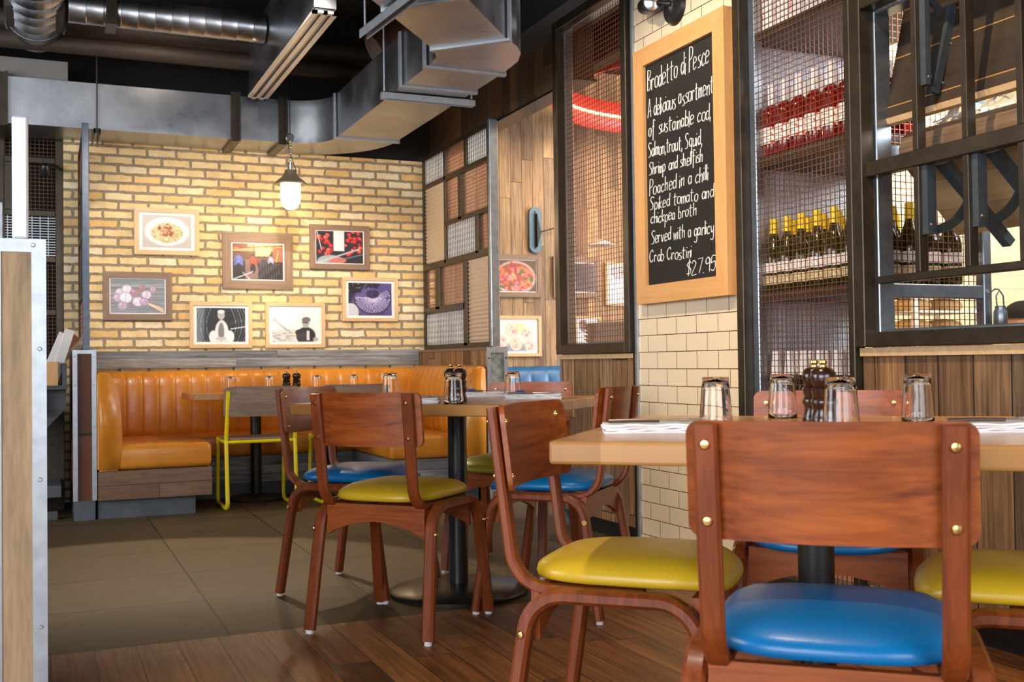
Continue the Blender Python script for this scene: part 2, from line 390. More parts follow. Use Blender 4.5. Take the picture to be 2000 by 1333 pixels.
def wire_grid(bm, o, u, v, W, H, pu, pv, r=0.0012, jit=True):
    o = Vector(o); u = Vector(u).normalized(); v = Vector(v).normalized(); n = u.cross(v)
    def bar(a, b, s, off):
        a = a+n*off; b = b+n*off
        ring_loft(bm, [[p+s*r*x+n*r*y for x, y in ((-1, -1), (1, -1), (1, 1), (-1, 1))] for p in (a, b)], True)
    k = pu/2
    while k < W: bar(o+u*k, o+u*k+v*H, u, r); k += pu
    k = pv/2
    while k < H: bar(o+v*k, o+v*k+u*W, v, -r); k += pv
    return bm
def frame_bars(bm, x, y0, y1, z0, z1, w, d, wb=None):
    """rectangular steel frame in the plane X = x (bars w wide, d deep)"""
    wb = wb or w
    box(bm, (x-d/2, y0, z0), (x+d/2, y0+w, z1)); box(bm, (x-d/2, y1-w, z0), (x+d/2, y1, z1))
    box(bm, (x-d/2, y0+w, z0), (x+d/2, y1-w, z0+wb)); box(bm, (x-d/2, y0+w, z1-w), (x+d/2, y1-w, z1))
    return bm
ORD = ['first', 'second', 'third', 'fourth', 'fifth', 'sixth', 'seventh', 'eighth', 'ninth', 'tenth']

# ================================================================== THE SETTING
def struct(name, bm, m, parent=None, **kw):
    o = obj(name, bm, m, parent, **kw)
    if parent is None: o['kind'] = 'structure'
    return o
struct('floor', bx((-5, -4, -0.06), (7, 3.666, 0)), 'floor_wood')
struct('floor', bx((-5, 3.666, -0.06), (7, 9, 0)), 'slate')
struct('ceiling', bx((-5, -4, 3.3), (7, 9, 3.36)), 'ceiling')
YB = 7.80; XR = 2.63
struct('wall_back', bx((0.136, YB, 0), (2.80, YB+0.12, 2.46)), 'brick')
struct('wall_back', bx((-1.6, YB+0.02, 2.46), (2.80, YB+0.12, 3.3)), 'ceiling')
struct('wall_back', bx((2.80, YB-0.02, 0), (6.8, YB+0.1, 3.3)), 'plankwall')
struct('wall_back', bx((-5, 8.7, 0), (0.136, 8.8, 3.3)), plain('dark_wall', L(40, 30, 22), 0.9))
struct('wall_right', bx((6.8, -2, 0), (6.9, 8, 3.3)), 'plankwall')
struct('trim_1', bx((0.30, YB-0.03, 0.895), (2.64, YB, 1.012)), 'weathered')          # grey boards under the brick
# tiled pier
struct('wall_right', bx((XR, 3.625, 0), (XR+0.13, 4.462, 3.3)), 'tile')
struct('trim_2', bx((XR-0.012, 4.457, 0), (XR+0.02, 4.475, 3.3)), 'angle')
struct('trim_2', bx((XR-0.012, 4.475, 0), (XR+0.05, 4.497, 3.3)), 'black_paint')
# low clad walls
struct('wall_right', bx((XR, 4.497, 0.09), (XR+0.13, 5.30, 0.914)), 'reclaimed')
struct('baseboard_right', bx((XR+0.04, 4.497, 0), (XR+0.13, 5.30, 0.09)), 'black_paint')
struct('trim_3', bx((XR-0.012, 4.497, 0.914), (XR+0.15, 5.31, 0.936)), 'oak_x')
struct('trim_2', bx((XR-0.006, 5.30, 0), (XR+0.13, 5.312, 0.914)), 'angle')
struct('wall_right', bx((XR, -1.5, 0.11), (XR+0.13, 2.925, 0.905)), 'reclaimed')
struct('baseboard_right', bx((XR+0.05, -1.5, 0), (XR+0.13, 2.925, 0.11)), 'black_paint')
struct('trim_3', bx((XR-0.015, -1.5, 0.905), (XR+0.16, 2.925, 0.934)), 'oak_x')
# header over the opening, steel beam, black soffit
struct('wall_right', bx((2.76, 5.30, 2.50), (2.86, 7.80, 2.80)), 'header')
struct('trim_4', bx((2.745, 5.30, 2.485), (2.875, 7.80, 2.50)), 'black_paint')
struct('trim_4', bx((2.70, 4.48, 2.80), (2.86, 7.80, 2.92)), plain('grey_beam', L(74, 70, 66), 0.6))
struct('wall_right', bx((2.74, 4.48, 2.92), (2.86, 7.80, 3.3)), 'ceiling')
struct('wall_right', bx((XR, -1.5, 2.30), (XR+0.12, 2.93, 3.3)), 'header')
struct('wall_right', bx((3.04, 4.5, 2.685), (3.12, 7.75, 3.3)), 'header')
# kitchen
struct('wall_kitchen', bx((2.76, 4.40, 0), (6.8, 4.46, 3.3)), 'kitchen_tile')

def bm_frame(x0, x1, y0, y1, z0, z1, w, wt=None):
    bm = B(); wt = wt or w
    box(bm, (x0, y0, z0), (x1, y0+w, z1), bevel=0.003, seg=1); box(bm, (x0, y1-w, z0), (x1, y1, z1), bevel=0.003, seg=1)
    box(bm, (x0, y0+w, z0), (x1, y1-w, z0+w), bevel=0.003, seg=1); box(bm, (x0, y0+w, z1-wt), (x1, y1-w, z1), bevel=0.003, seg=1)
    return bm
# mesh window towards the next room
w1 = struct('window_1', bm_frame(XR-0.03, XR+0.02, 4.497, 5.305, 0.94, 2.78, 0.052), 'steel')
struct('inner_frame', bm_frame(XR+0.02, XR+0.075, 4.53, 5.272, 0.985, 2.74, 0.014), 'steel_light', w1)
struct('wire_mesh', wire_grid(B(), (XR+0.03, 4.549, 0.99), (0, 1, 0), (0, 0, 1), 0.70, 1.74, 0.0262, 0.0262, 0.0014), 'copper_wire', w1)
# service hatch
w2 = struct('window_2', bm_frame(XR-0.03, XR+0.03, -1.2, 2.932, 0.936, 2.17, 0.05, 0.06), 'steel')
struct('inner_frame', bm_frame(XR+0.03, XR+0.10, -1.15, 2.884, 0.986, 2.11, 0.012), 'steel_light', w2)
struct('rail', bx((XR-0.012, -1.15, 1.526), (XR+0.03, 2.884, 1.578), bevel=0.003, seg=1), 'steel', w2)
struct('rail', bx((XR-0.012, -1.15, 1.152), (XR+0.022, 2.835, 1.178), bevel=0.003, seg=1), 'steel', w2)
for k in range(8):
    y = 2.655-0.205*k
    struct('muntin', bx((XR-0.008, y-0.011, 1.178), (XR+0.03, y+0.012, 1.526), bevel=0.002, seg=1), 'steel', w2)
    struct('muntin', bx((XR-0.008, y-0.011, 1.578), (XR+0.03, y+0.012, 2.11), bevel=0.002, seg=1), 'steel', w2)

# partition screen between booth and next room
sx = 2.71
scr = thing('partition_screen', 'dark steel screen of mesh, ribbed and patterned glass panes above the right booth end', 'screen', (sx, 7.1, 1.005))
def loc_bm(bm, dx, dy, dz):
    bmesh.ops.translate(bm, vec=(-dx, -dy, -dz), verts=bm.verts[:]); return bm
def spart(name, bm, m, parent=scr, **kw): return obj(name, loc_bm(bm, sx, 7.1, 1.005), m, parent, **kw)
fb = frame_bars(B(), sx, 6.45, 7.79, 1.005, 2.49, 0.035, 0.04)
for (y0, y1, z0, z1) in [(7.28, 7.32, 1.63, 2.46), (6.48, 7.76, 2.235, 2.27), (6.86, 6.905, 2.27, 2.46), (6.965, 7.03, 1.91, 2.235), (6.48, 7.30, 1.90, 1.935),
                         (6.65, 6.71, 1.64, 1.90), (6.48, 7.76, 1.61, 1.66), (7.43, 7.52, 1.30, 1.62), (6.875, 6.95, 1.02, 1.62), (6.92, 7.76, 1.275, 1.325)]:
    box(fb, (sx-0.02, y0, z0), (sx+0.02, y1, z1), bevel=0.003, seg=1)
spart('frame', fb, 'steel')
spart('end_post', bx((sx-0.03, 6.41, 1.005), (sx+0.03, 6.45, 2.50), bevel=0.004, seg=1), 'steel_light')
G_PAT = glass('patterned_glass', (0.98, 0.99, 1, 1), 0.10, 1.15, wave=95)
G_PAT.node_tree.nodes['Principled BSDF'].inputs['Transmission Weight'].default_value = 0.85
G_RIB = plain('ribbed_panel', L(206, 184, 158), 0.3, 0.1, coat=0.3)
for kind, y0, y1, z0, z1 in [('g', 7.32, 7.755, 2.27, 2.46), ('m', 6.905, 7.28, 2.27, 2.46), ('g', 6.485, 6.86, 2.27, 2.46), ('c', 7.32, 7.755, 1.66, 2.235),
                             ('m', 7.03, 7.28, 1.935, 2.235), ('m', 6.485, 6.965, 1.935, 2.235), ('g', 6.71, 7.28, 1.66, 1.90), ('m', 6.485, 6.65, 1.66, 1.90),
                             ('m', 7.52, 7.755, 1.325, 1.61), ('m', 6.95, 7.43, 1.325, 1.61), ('c', 6.485, 6.875, 1.04, 1.61), ('g', 6.95, 7.755, 1.04, 1.275)]:
    if kind == 'm':
        spart('wire_pane', wire_grid(B(), (sx, y0, z0), (0, 1, 0), (0, 0, 1), y1-y0, z1-z0, 0.026, 0.026, 0.0014), 'copper_wire')
    elif kind == 'g':
        spart('patterned_glass_pane', bx((sx-0.003, y0, z0), (sx+0.003, y1, z1)), G_PAT)
        q = wire_grid(B(), (sx-0.006, y0, z0), (0, 1, 0), (0, 0, 1), y1-y0, z1-z0, 0.034, 9, 0.0012)
        n = int((y1-y0)/0.034)
        for k in range(n):
            yy = y0+0.017+k*0.034
            tube(q, [(sx-0.006, yy+0.006*(-1)**j, z0+j*(z1-z0)/12) for j in range(13)], 0.002, 4)
        spart('wavy_glint_wire', q, 'white_plastic')  # wires coloured white to stand for glints in the patterned glass
    else:
        q = B(); n = int((z1-z0)/0.028); pts = []
        for k in range(n*4+1): pts.append((sx-0.004+0.005*math.sin(k*math.pi/2), z0+k*(z1-z0)/(n*4)))
        a = [(p[0]-0.0015, p[1]) for p in pts]; b = [(p[0]+0.0015, p[1]) for p in pts]
        va = [[q.verts.new((p[0], yy, p[1])) for p in a] for yy in (y0, y1)]; vb = [[q.verts.new((p[0], yy, p[1])) for p in b] for yy in (y0, y1)]
        for v in (va, vb):
            for k in range(len(pts)-1): q.faces.new((v[0][k], v[0][k+1], v[1][k+1], v[1][k]))
        spart('corrugated_panel', q, G_RIB, smooth='all')
# low wall carrying the screen
lw = struct('wall_booth', bx((2.645, 6.42, 0.1), (2.785, 7.80, 0.985)), 'reclaimed')
struct('kick', bx((2.67, 6.45, 0), (2.765, 7.80, 0.1)), 'kick', lw)
struct('cap', bx((2.64, 6.415, 0.985), (2.79, 7.80, 1.003)), 'taupe', lw)
q = B()
for x in (2.642, 2.762): box(q, (x, 6.405, 0.02), (x+0.026, 6.432, 0.965))
box(q, (2.642, 6.405, 0.965), (2.788, 6.42, 1.0))
for z in (0.15, 0.4, 0.65, 0.93):
    for x in (2.655, 2.775): lathe(q, [(0.006, 0), (0.004, 0.004)], 8, (x, 6.405, z), 'Y')
struct('steel_edging', q, 'angle', lw)
struct('end_panel', bx((2.665, 6.412, 0.03), (2.765, 6.42, 0.97)), plain('peeling_board', L(128, 132, 126), 0.7, 0, var=0.5, scale=22), lw)

# left booth partition with its screen
lw = struct('wall_booth', bx((0.168, 6.82, 0.115), (0.29, 7.80, 1.0)), planks('mahogany_panel', [L(104, 56, 30), L(92, 48, 26)], 1, 2, 0.5, 3, 0.5, 0.1), None)
q = B()
for x in (0.163, 0.268): box(q, (x, 6.80, 0.115), (x+0.026, 6.83, 0.985))
box(q, (0.163, 6.80, 0.985), (0.294, 7.80, 1.008))
for z in (0.3, 0.55, 0.8, 0.97):
    for x in (0.176, 0.281): lathe(q, [(0.005, 0), (0.003, -0.004)], 8, (x, 6.80, z), 'Y')
struct('steel_edging', q, 'angle', lw)
struct('kick', bx((0.168, 6.805, 0), (0.285, 7.80, 0.115)), 'kick', lw)
ls = thing('partition_screen', 'steel screen seen edge-on above the left end of the orange booth', 'screen', (0.238, 7.3, 1.008))
def lpart(name, bm, m, **kw): return obj(name, loc_bm(bm, 0.238, 7.3, 1.008), m, ls, **kw)
lpart('end_post', bx((0.220, 6.80, 1.008), (0.258, 6.835, 2.36), bevel=0.003, seg=1), plain('blue_grey_steel', L(92, 100, 112), 0.4, 0.5, var=0.15))
q = B()
for z in (1.03, 1.35, 1.72, 2.02, 2.33): box(q, (0.226, 6.835, z-0.015), (0.25, 7.795, z+0.015))
box(q, (0.226, 7.765, 1.03), (0.25, 7.795, 2.33)); box(q, (0.226, 7.28, 1.35), (0.25, 7.31, 2.02))
lpart('frame', q, 'steel')
lpart('wire_mesh', wire_grid(B(), (0.238, 6.85, 1.03), (0, 1, 0), (0, 0, 1), 0.92, 1.3, 0.03, 0.03, 0.0014), 'copper_wire')

# foreground half wall at the left edge of the view
lw = struct('wall_front', bx((-0.122, 2.962, 0), (0.004, 4.1, 1.215)), planks('worn_pale_boards', [L(150, 118, 84), L(128, 104, 78)], 2, 1, 1.4, 3, 0.6, 0.0, knots=0.5))
q = B()
for x in (-0.128, -0.024): box(q, (x, 2.95, 0), (x+0.034, 2.975, 1.195))
box(q, (-0.128, 2.95, 1.195), (0.010, 4.1, 1.228))
for z in (0.25, 0.62, 0.95): lathe(q, [(0.006, 0), (0.004, -0.004)], 8, (-0.006, 2.95, z), 'Y')
lathe(q, [(0.006, 0), (0.004, -0.004)], 8, (-0.02, 2.95, 1.213), 'Y')
struct('steel_edging', q, 'angle', lw)
fp = struct('end_panel', bx((-0.094, 2.954, 0), (-0.024, 2.962, 1.195)), wood('worn_pale_board', L(132, 110, 84), L(196, 162, 120), 2, 0.6, 0, 16, 2), lw)
gs = thing('partition_screen', 'screen post coloured white for window light, with ribbed pane, on foreground half wall', 'screen', (-0.05, 3.3, 1.228))
def gpart(name, bm, m, **kw): return obj(name, loc_bm(bm, -0.05, 3.3, 1.228), m, gs, **kw)
gpart('end_post', bx((-0.068, 2.952, 1.228), (-0.030, 2.99, 1.54), bevel=0.006), plain('painted_lit_post', L(228, 230, 236), 0.3, 0.2))  # steel post coloured white to stand for window light on it
q = B()
box(q, (-0.062, 2.99, 1.228), (-0.045, 4.08, 1.24)); box(q, (-0.062, 2.99, 1.50), (-0.045, 4.08, 1.52)); box(q, (-0.062, 4.06, 1.228), (-0.045, 4.08, 1.52))
gpart('frame', q, 'steel_light')
gpart('ribbed_pane', bx((-0.057, 2.99, 1.24), (-0.05, 4.06, 1.50)), glass('ribbed_glass', (0.95, 0.97, 1, 1), 0.15, 1.3, wave=60))
# a second partition further left, with ribbed metal pane
lw = struct('wall_left', bx((-1.4, 4.2, 0), (-0.14, 4.32, 1.19)), 'reclaimed')
gs2 = thing('partition_screen', 'pale ribbed metal pane in a grey frame at the far left edge', 'screen', (-0.6, 4.26, 1.19))
q = B()
for k in range(60):
    x = -1.34+0.0195*k
    box(q, (x, 4.245, 1.21), (x+0.014, 4.26, 1.455), bevel=0.004, seg=1)
q = loc_bm(q, -0.6, 4.26, 1.19); obj('ribbed_pane', q, plain('pale_ribbed_metal', L(214, 220, 228), 0.35, 0.3), gs2)
q = B(); box(q, (-1.4, 4.24, 1.455), (-0.13, 4.28, 1.50)); box(q, (-1.4, 4.24, 1.19), (-0.13, 4.28, 1.21)); box(q, (-0.17, 4.24, 1.21), (-0.13, 4.28, 1.455))
obj('frame', loc_bm(q, -0.6, 4.26, 1.19), 'strut', gs2)

# mesh screen beyond the left end of the brick wall
ms = struct('window_3', B(), 'steel')
D.objects.remove(ms)
bm = B(); x0, x1, y = -1.5, 0.136, 7.88
def sb(a, b, c, d): box(bm, (a, y-0.02, c), (b, y+0.02, d), bevel=0.003, seg=1)
panes = []
for c in range(4):
    r = 0.136-0.05-0.36*c; l = r-0.32
    sb(r, r+0.05, 0, 3.3)
    for z0, z1, kind in ((2.33, 2.56, 'm'), (1.97, 2.29, 'p'), (1.66, 1.95, 'l'), (1.30, 1.62, 'm'), (0.95, 1.27, 'm'), (2.6, 3.1, 'm')):
        sb(l, r, z0-0.04, z0); panes.append((l+(0.13 if kind == 'p' and c == 0 else 0), r, z0, z1-0.01, kind))
        if kind == 'p' and c == 0: sb(l, l+0.13, z0, z1)
ms = struct('window_3', bm, 'steel')
for l, r, z0, z1, k in panes:
    if k == 'l': q = wire_grid(B(), (l, y, z0), (1, 0, 0), (0, 0, 1), r-l, z1-z0, 0.05, 0.018, 0.003)
    else: q = wire_grid(B(), (l, y, z0), (1, 0, 0), (0, 0, 1), r-l, z1-z0, 0.026, 0.026, 0.0016)
    struct('wire_mesh', q, M['dark_bronze_wire'] if k != 'l' else 'strut', ms)

# ================================================================== CEILING SERVICES
ZB, ZT = 2.447, 2.745
dct = thing('ventilation_duct', 'large rectangular galvanised duct running along the brick wall and turning forward', 'duct', (1.5, 7.5, ZB))
def dpart(name, bm, m='galv', **kw): return obj(name, loc_bm(bm, 1.5, 7.5, ZB), m, dct, **kw)
def arc(c, r, a0, a1, n): return [(c[0]+r*math.cos(R(a0+(a1-a0)*k/n)), c[1]+r*math.sin(R(a0+(a1-a0)*k/n))) for k in range(n+1)]
dpart('straight_section', bx((-3.0, 7.38, ZB), (1.56, 7.80-0.002, ZT)))
inn = arc((1.56, 7.10), 0.28, 90, 0, 10); out = arc((1.56, 7.10), 0.70, 0, 90, 12)
dpart('elbow', prism(B(), inn+out, ZB, ZT), smooth=True)
dpart('straight_section', bx((1.84, 5.20, ZB), (2.26, 7.10, ZT)))
p45 = [(1.84, 5.20), (1.825, 5.04), (1.76, 4.92), (2.03, 4.635), (2.13, 4.73), (2.20, 4.84), (2.245, 4.98), (2.26, 5.20)]
dpart('elbow', prism(B(), p45, ZB, ZT))
dv = Vector((-0.64, -0.77)); dv.normalize()
a, b = Vector((1.76, 4.92)), Vector((2.03, 4.635))
dpart('diagonal_section', prism(B(), [tuple(a), tuple(b), tuple(b+dv*2.6), tuple(a+dv*2.6)], ZB, ZT))
def flange(a, b, wd=0.03, z=ZB-0.012, dz=0.012, up=True):
    a = Vector(a); b = Vector(b); d = (b-a).normalized(); n = Vector((-d.y, d.x))*wd
    q = B(); prism(q, [tuple(a), tuple(b), tuple(b+n), tuple(a+n)], z, ZB)
    if up:
        e = d*0.012
        prism(q, [tuple(a-e), tuple(a), tuple(a+n), tuple(a+n-e)], z, ZT); prism(q, [tuple(b), tuple(b+e), tuple(b+e+n), tuple(b+n)], z, ZT)
    dpart('flange', q, 'strut')
flange((1.83, 7.07), (2.27, 7.07)); flange((1.83, 5.62), (2.27, 5.62)); flange((1.83, 5.21), (2.27, 5.21))
flange((1.755, 4.915), (2.035, 4.63)); flange(Vector((1.76, 4.92))+dv*0.62, Vector((2.03, 4.635))+dv*0.62)
for x in (-2.2, -0.25, 1.18, 1.50):
    q = B(); box(q, (x, 7.355, ZB-0.02), (x+0.06, 7.78, ZB)); box(q, (x, 7.355, ZB), (x+0.06, 7.38, ZT+0.02)); box(q, (x+0.045, 7.33, ZB-0.02), (x+0.06, 7.355, ZT+0.02)); dpart('strap', q, 'steel')
for x in (-1.6, -0.9, 0.05, 0.35, 0.66, 0.95, 1.36): dpart('seam', bx((x, 7.374, ZB), (x+0.006, 7.38, ZT)))
dpart('edge_seam', bx((-3, 7.376, ZB), (1.56, 7.38, ZB+0.018)))
def strut(a, b, label, rods):
    a = Vector(a); b = Vector(b); c = (a+b)/2
    t = thing('strut_hanger', label, 'hanger', c)
    ln = (b-a).length; d = (b-a).normalized(); ang = math.atan2(d.y, d.x); mt = Matrix.Rotation(ang, 4, 'Z')
    q = B(); box(q, (-ln/2, -0.02, -0.02), (ln/2, -0.016, 0.02), mt); box(q, (-ln/2, 0.016, -0.02), (ln/2, 0.02, 0.02), mt); box(q, (-ln/2, -0.02, 0.016), (ln/2, 0.02, 0.02), mt)
    obj('channel', q, 'strut', t)
    for s in rods:
        p = d*(ln*s); tube_b = tube(B(), [(p.x, p.y, 0.0), (p.x, p.y, 3.3-c.z)], 0.005, 6); obj('threaded_rod', tube_b, 'strut', t)
strut((1.765, 5.80, 2.425), (2.33, 5.80, 2.425), 'pale steel channel hung under the duct beside the dark header', (-0.47, 0.47))
strut((1.36, 4.74, 2.42), (1.42, 4.05, 2.42), 'dark channel hanger in front of the diagonal duct at top', (-0.47,))
# hanger with rod in front of the long duct
hg = thing('duct_hanger', 'thin hanger rod with black clamp in front of the long duct', 'hanger', (0.33, 7.34, 2.412))
obj('rod', tube(B(), [(0, 0, 0), (0, 0, 0.87)], 0.005, 6), 'steel', hg)
q = B(); box(q, (-0.02, -0.02, -0.01), (-0.012, 0.4, 0.03)); box(q, (0.012, -0.02, -0.01), (0.02, 0.4, 0.03)); box(q, (-0.02, -0.02, 0.0), (0.02, 0.0, 0.03)); obj('clamp', q, 'black_paint', hg)
# slot diffuser with plenum
sd = thing('slot_diffuser', 'long linear slot diffuser below its galvanised plenum box', 'vent', (1.335, 6.3, 2.70))
q = B(); ya, yb = -0.96, 0.955
for x0_, x1_ in ((-0.066, -0.040), (-0.012, 0.012), (0.040, 0.066)): box(q, (x0_, ya, 0), (x1_, yb, 0.012))
box(q, (-0.066, ya, 0), (0.066, ya+0.03, 0.012)); box(q, (-0.066, yb-0.03, 0), (0.066, yb, 0.012))
obj('face_plate', q, plain('diffuser_plate', L(216, 200, 184), 0.4), sd)
obj('plenum', bx((-0.058, ya+0.01, 0.03), (0.058, yb-0.01, 0.42)), 'galv', sd)
obj('slot_baffle', bx((-0.05, ya+0.02, 0.014), (0.05, yb-0.02, 0.03)), 'black_paint', sd)
# round spiral ducts
def spiral(bm, axis, c, r, l0, l1, pitch, seg=32):
    prof = []
    x = l0
    while x < l1:
        prof += [(r, x), (r, min(l1, x+pitch-0.012)), (r+0.0025, min(l1, x+pitch-0.008)), (r+0.0025, min(l1, x+pitch-0.003))]; x += pitch
    lathe(bm, prof, seg, c, axis); return bm
rd = thing('round_duct', 'fat round spiral duct ending above the left corner', 'duct', (-0.03, 6.0, 3.06))
obj('duct_body', spiral(B(), 'Y', (0, 0, 0), 0.17, -5.0, 1.06, 0.16), 'galv', rd, smooth=True)
obj('end_collar', lathe(B(), [(0.171, 1.05), (0.171, 1.21), (0.176, 1.215), (0.176, 1.225), (0.171, 1.23), (0.171, 1.30), (0.16, 1.31), (0.0, 1.312)], 32, (0, 0, 0), 'Y'), 'galv', rd, smooth=True)
for s in (-1, 1):
    q = bx((s*0.130-0.022, 0.55, -0.128), (s*0.130+0.022, 0.95, -0.07)); obj('grille', q, 'dark_pipe', rd)
bd = thing('round_duct', 'slimmer horizontal spiral duct leading to the slot diffuser plenum', 'duct', (0.146, 6.62, 2.985))
obj('duct_body', spiral(B(), 'X', (0, 0, 0), 0.088, 0.0, 1.12, 0.095), 'galv', bd, smooth=True)
obj('strap', bx((0.20, -0.10, -0.10), (0.26, 0.10, 0.10)), 'steel', bd)
for z, yy, r, lab in ((2.93, 7.2, 0.055, 'lower dark pipe along the ceiling behind the spiral duct'), (3.08, 7.3, 0.07, 'upper dark pipe along the ceiling behind the spiral duct')):
    o = obj('ceiling_pipe', tube(B(), [(-3, 0, 0), (2.5, 0, 0)], r, 16), 'dark_pipe', None, True, (0, yy, z)); tag(o, lab, 'pipe')
o = obj('duct_box', bx((-3.0, -0.08, 0), (0.16, 0.25, 0.125), bevel=0.004), 'grey_paint', None, False, (0, 7.5, 2.755)); tag(o, 'plain grey box duct lying above the long duct at left', 'duct')
cl = thing('downlight', 'short bronze downlight can near the ceiling between slot diffuser and diagonal duct', 'light', (1.98, 6.35, 2.89))
mt = Matrix.Rotation(R(58), 4, 'Y')
q = lathe(B(), [(0.11, -0.10), (0.115, 0.12), (0.10, 0.12), (0.09, 0.0), (0.0, 0.0)], 28); bmesh.ops.transform(q, matrix=mt, verts=q.verts[:]); obj('housing', q, plain('bronze_can', L(84, 54, 30), 0.45, 0.3), cl, True)
obj('stem', tube(B(), [(0, 0, 0.05), (0, 0, 0.41)], 0.012, 8), 'black_paint', cl)
sp = thing('ceiling_speaker', 'pale round ceiling speaker at the top of the view over the dark header', 'speaker', (2.30, 5.05, 3.06))
obj('dome', lathe(B(), [(0.0, -0.05), (0.12, -0.04), (0.19, -0.01), (0.20, 0.03), (0.15, 0.1), (0.0, 0.12)], 32), 'grey_paint', sp, True)
obj('stem', tube(B(), [(0, 0, 0.1), (0, 0, 0.24)], 0.02, 10), 'black_paint', sp)

# pendant lamp
pl = thing('pendant_lamp', 'lit bulkhead pendant lamp hanging on a chain before the brick wall', 'lamp', (1.545, 7.2, 1.955))
obj('glass_globe', lathe(B(), [(0.0, 0.0), (0.025, 0.004), (0.048, 0.02), (0.062, 0.045), (0.067, 0.08), (0.067, 0.175), (0.0, 0.175)], 28), 'lamp_glass', pl, True)
obj('shade', lathe(B(), [(0.106, 0.170), (0.108, 0.178), (0.09, 0.196), (0.06, 0.22), (0.043, 0.245), (0.036, 0.27), (0.0, 0.272), (0.0, 0.18), (0.1, 0.176)], 32), plain('lamp_shade_metal', L(120, 110, 96), 0.35, 0.6), pl, True)
obj('stem', lathe(B(), [(0.019, 0.27), (0.019, 0.315), (0.012, 0.32), (0.0, 0.322)], 16), 'chrome', pl, True)
q = B()
for k in range(8):
    z = 0.325+0.02*k; n = 10; ax = k % 2
    pts = [(0.009*math.cos(2*math.pi*i/n)*(1-ax), 0.009*math.cos(2*math.pi*i/n)*ax, z+0.013*math.sin(2*math.pi*i/n)) for i in range(n+1)]
    tube(q, pts, 0.0022, 5)
obj('chain', q, 'chrome', pl, True)
obj('cord', tube(B(), [(0, 0, 1.34), (0.0, 0, 0.50), (-0.012, 0, 0.46), (-0.008, 0, 0.40), (0.018, 0, 0.33), (0.042, 0, 0.26)], 0.0035, 6), 'black_paint', pl, True)
obj('pulley_ring', lathe(B(), [(0.024, -0.01), (0.03, -0.004), (0.03, 0.004), (0.024, 0.01)], 20, (0, 0, 0.49), 'Y'), 'chrome', pl, True)
lamp('POINT', 'pendant_lamp_light', (1.545, 7.2, 1.90), (1.545, 7.2, 0), 16, (1.0, 0.72, 0.42), 0.06)

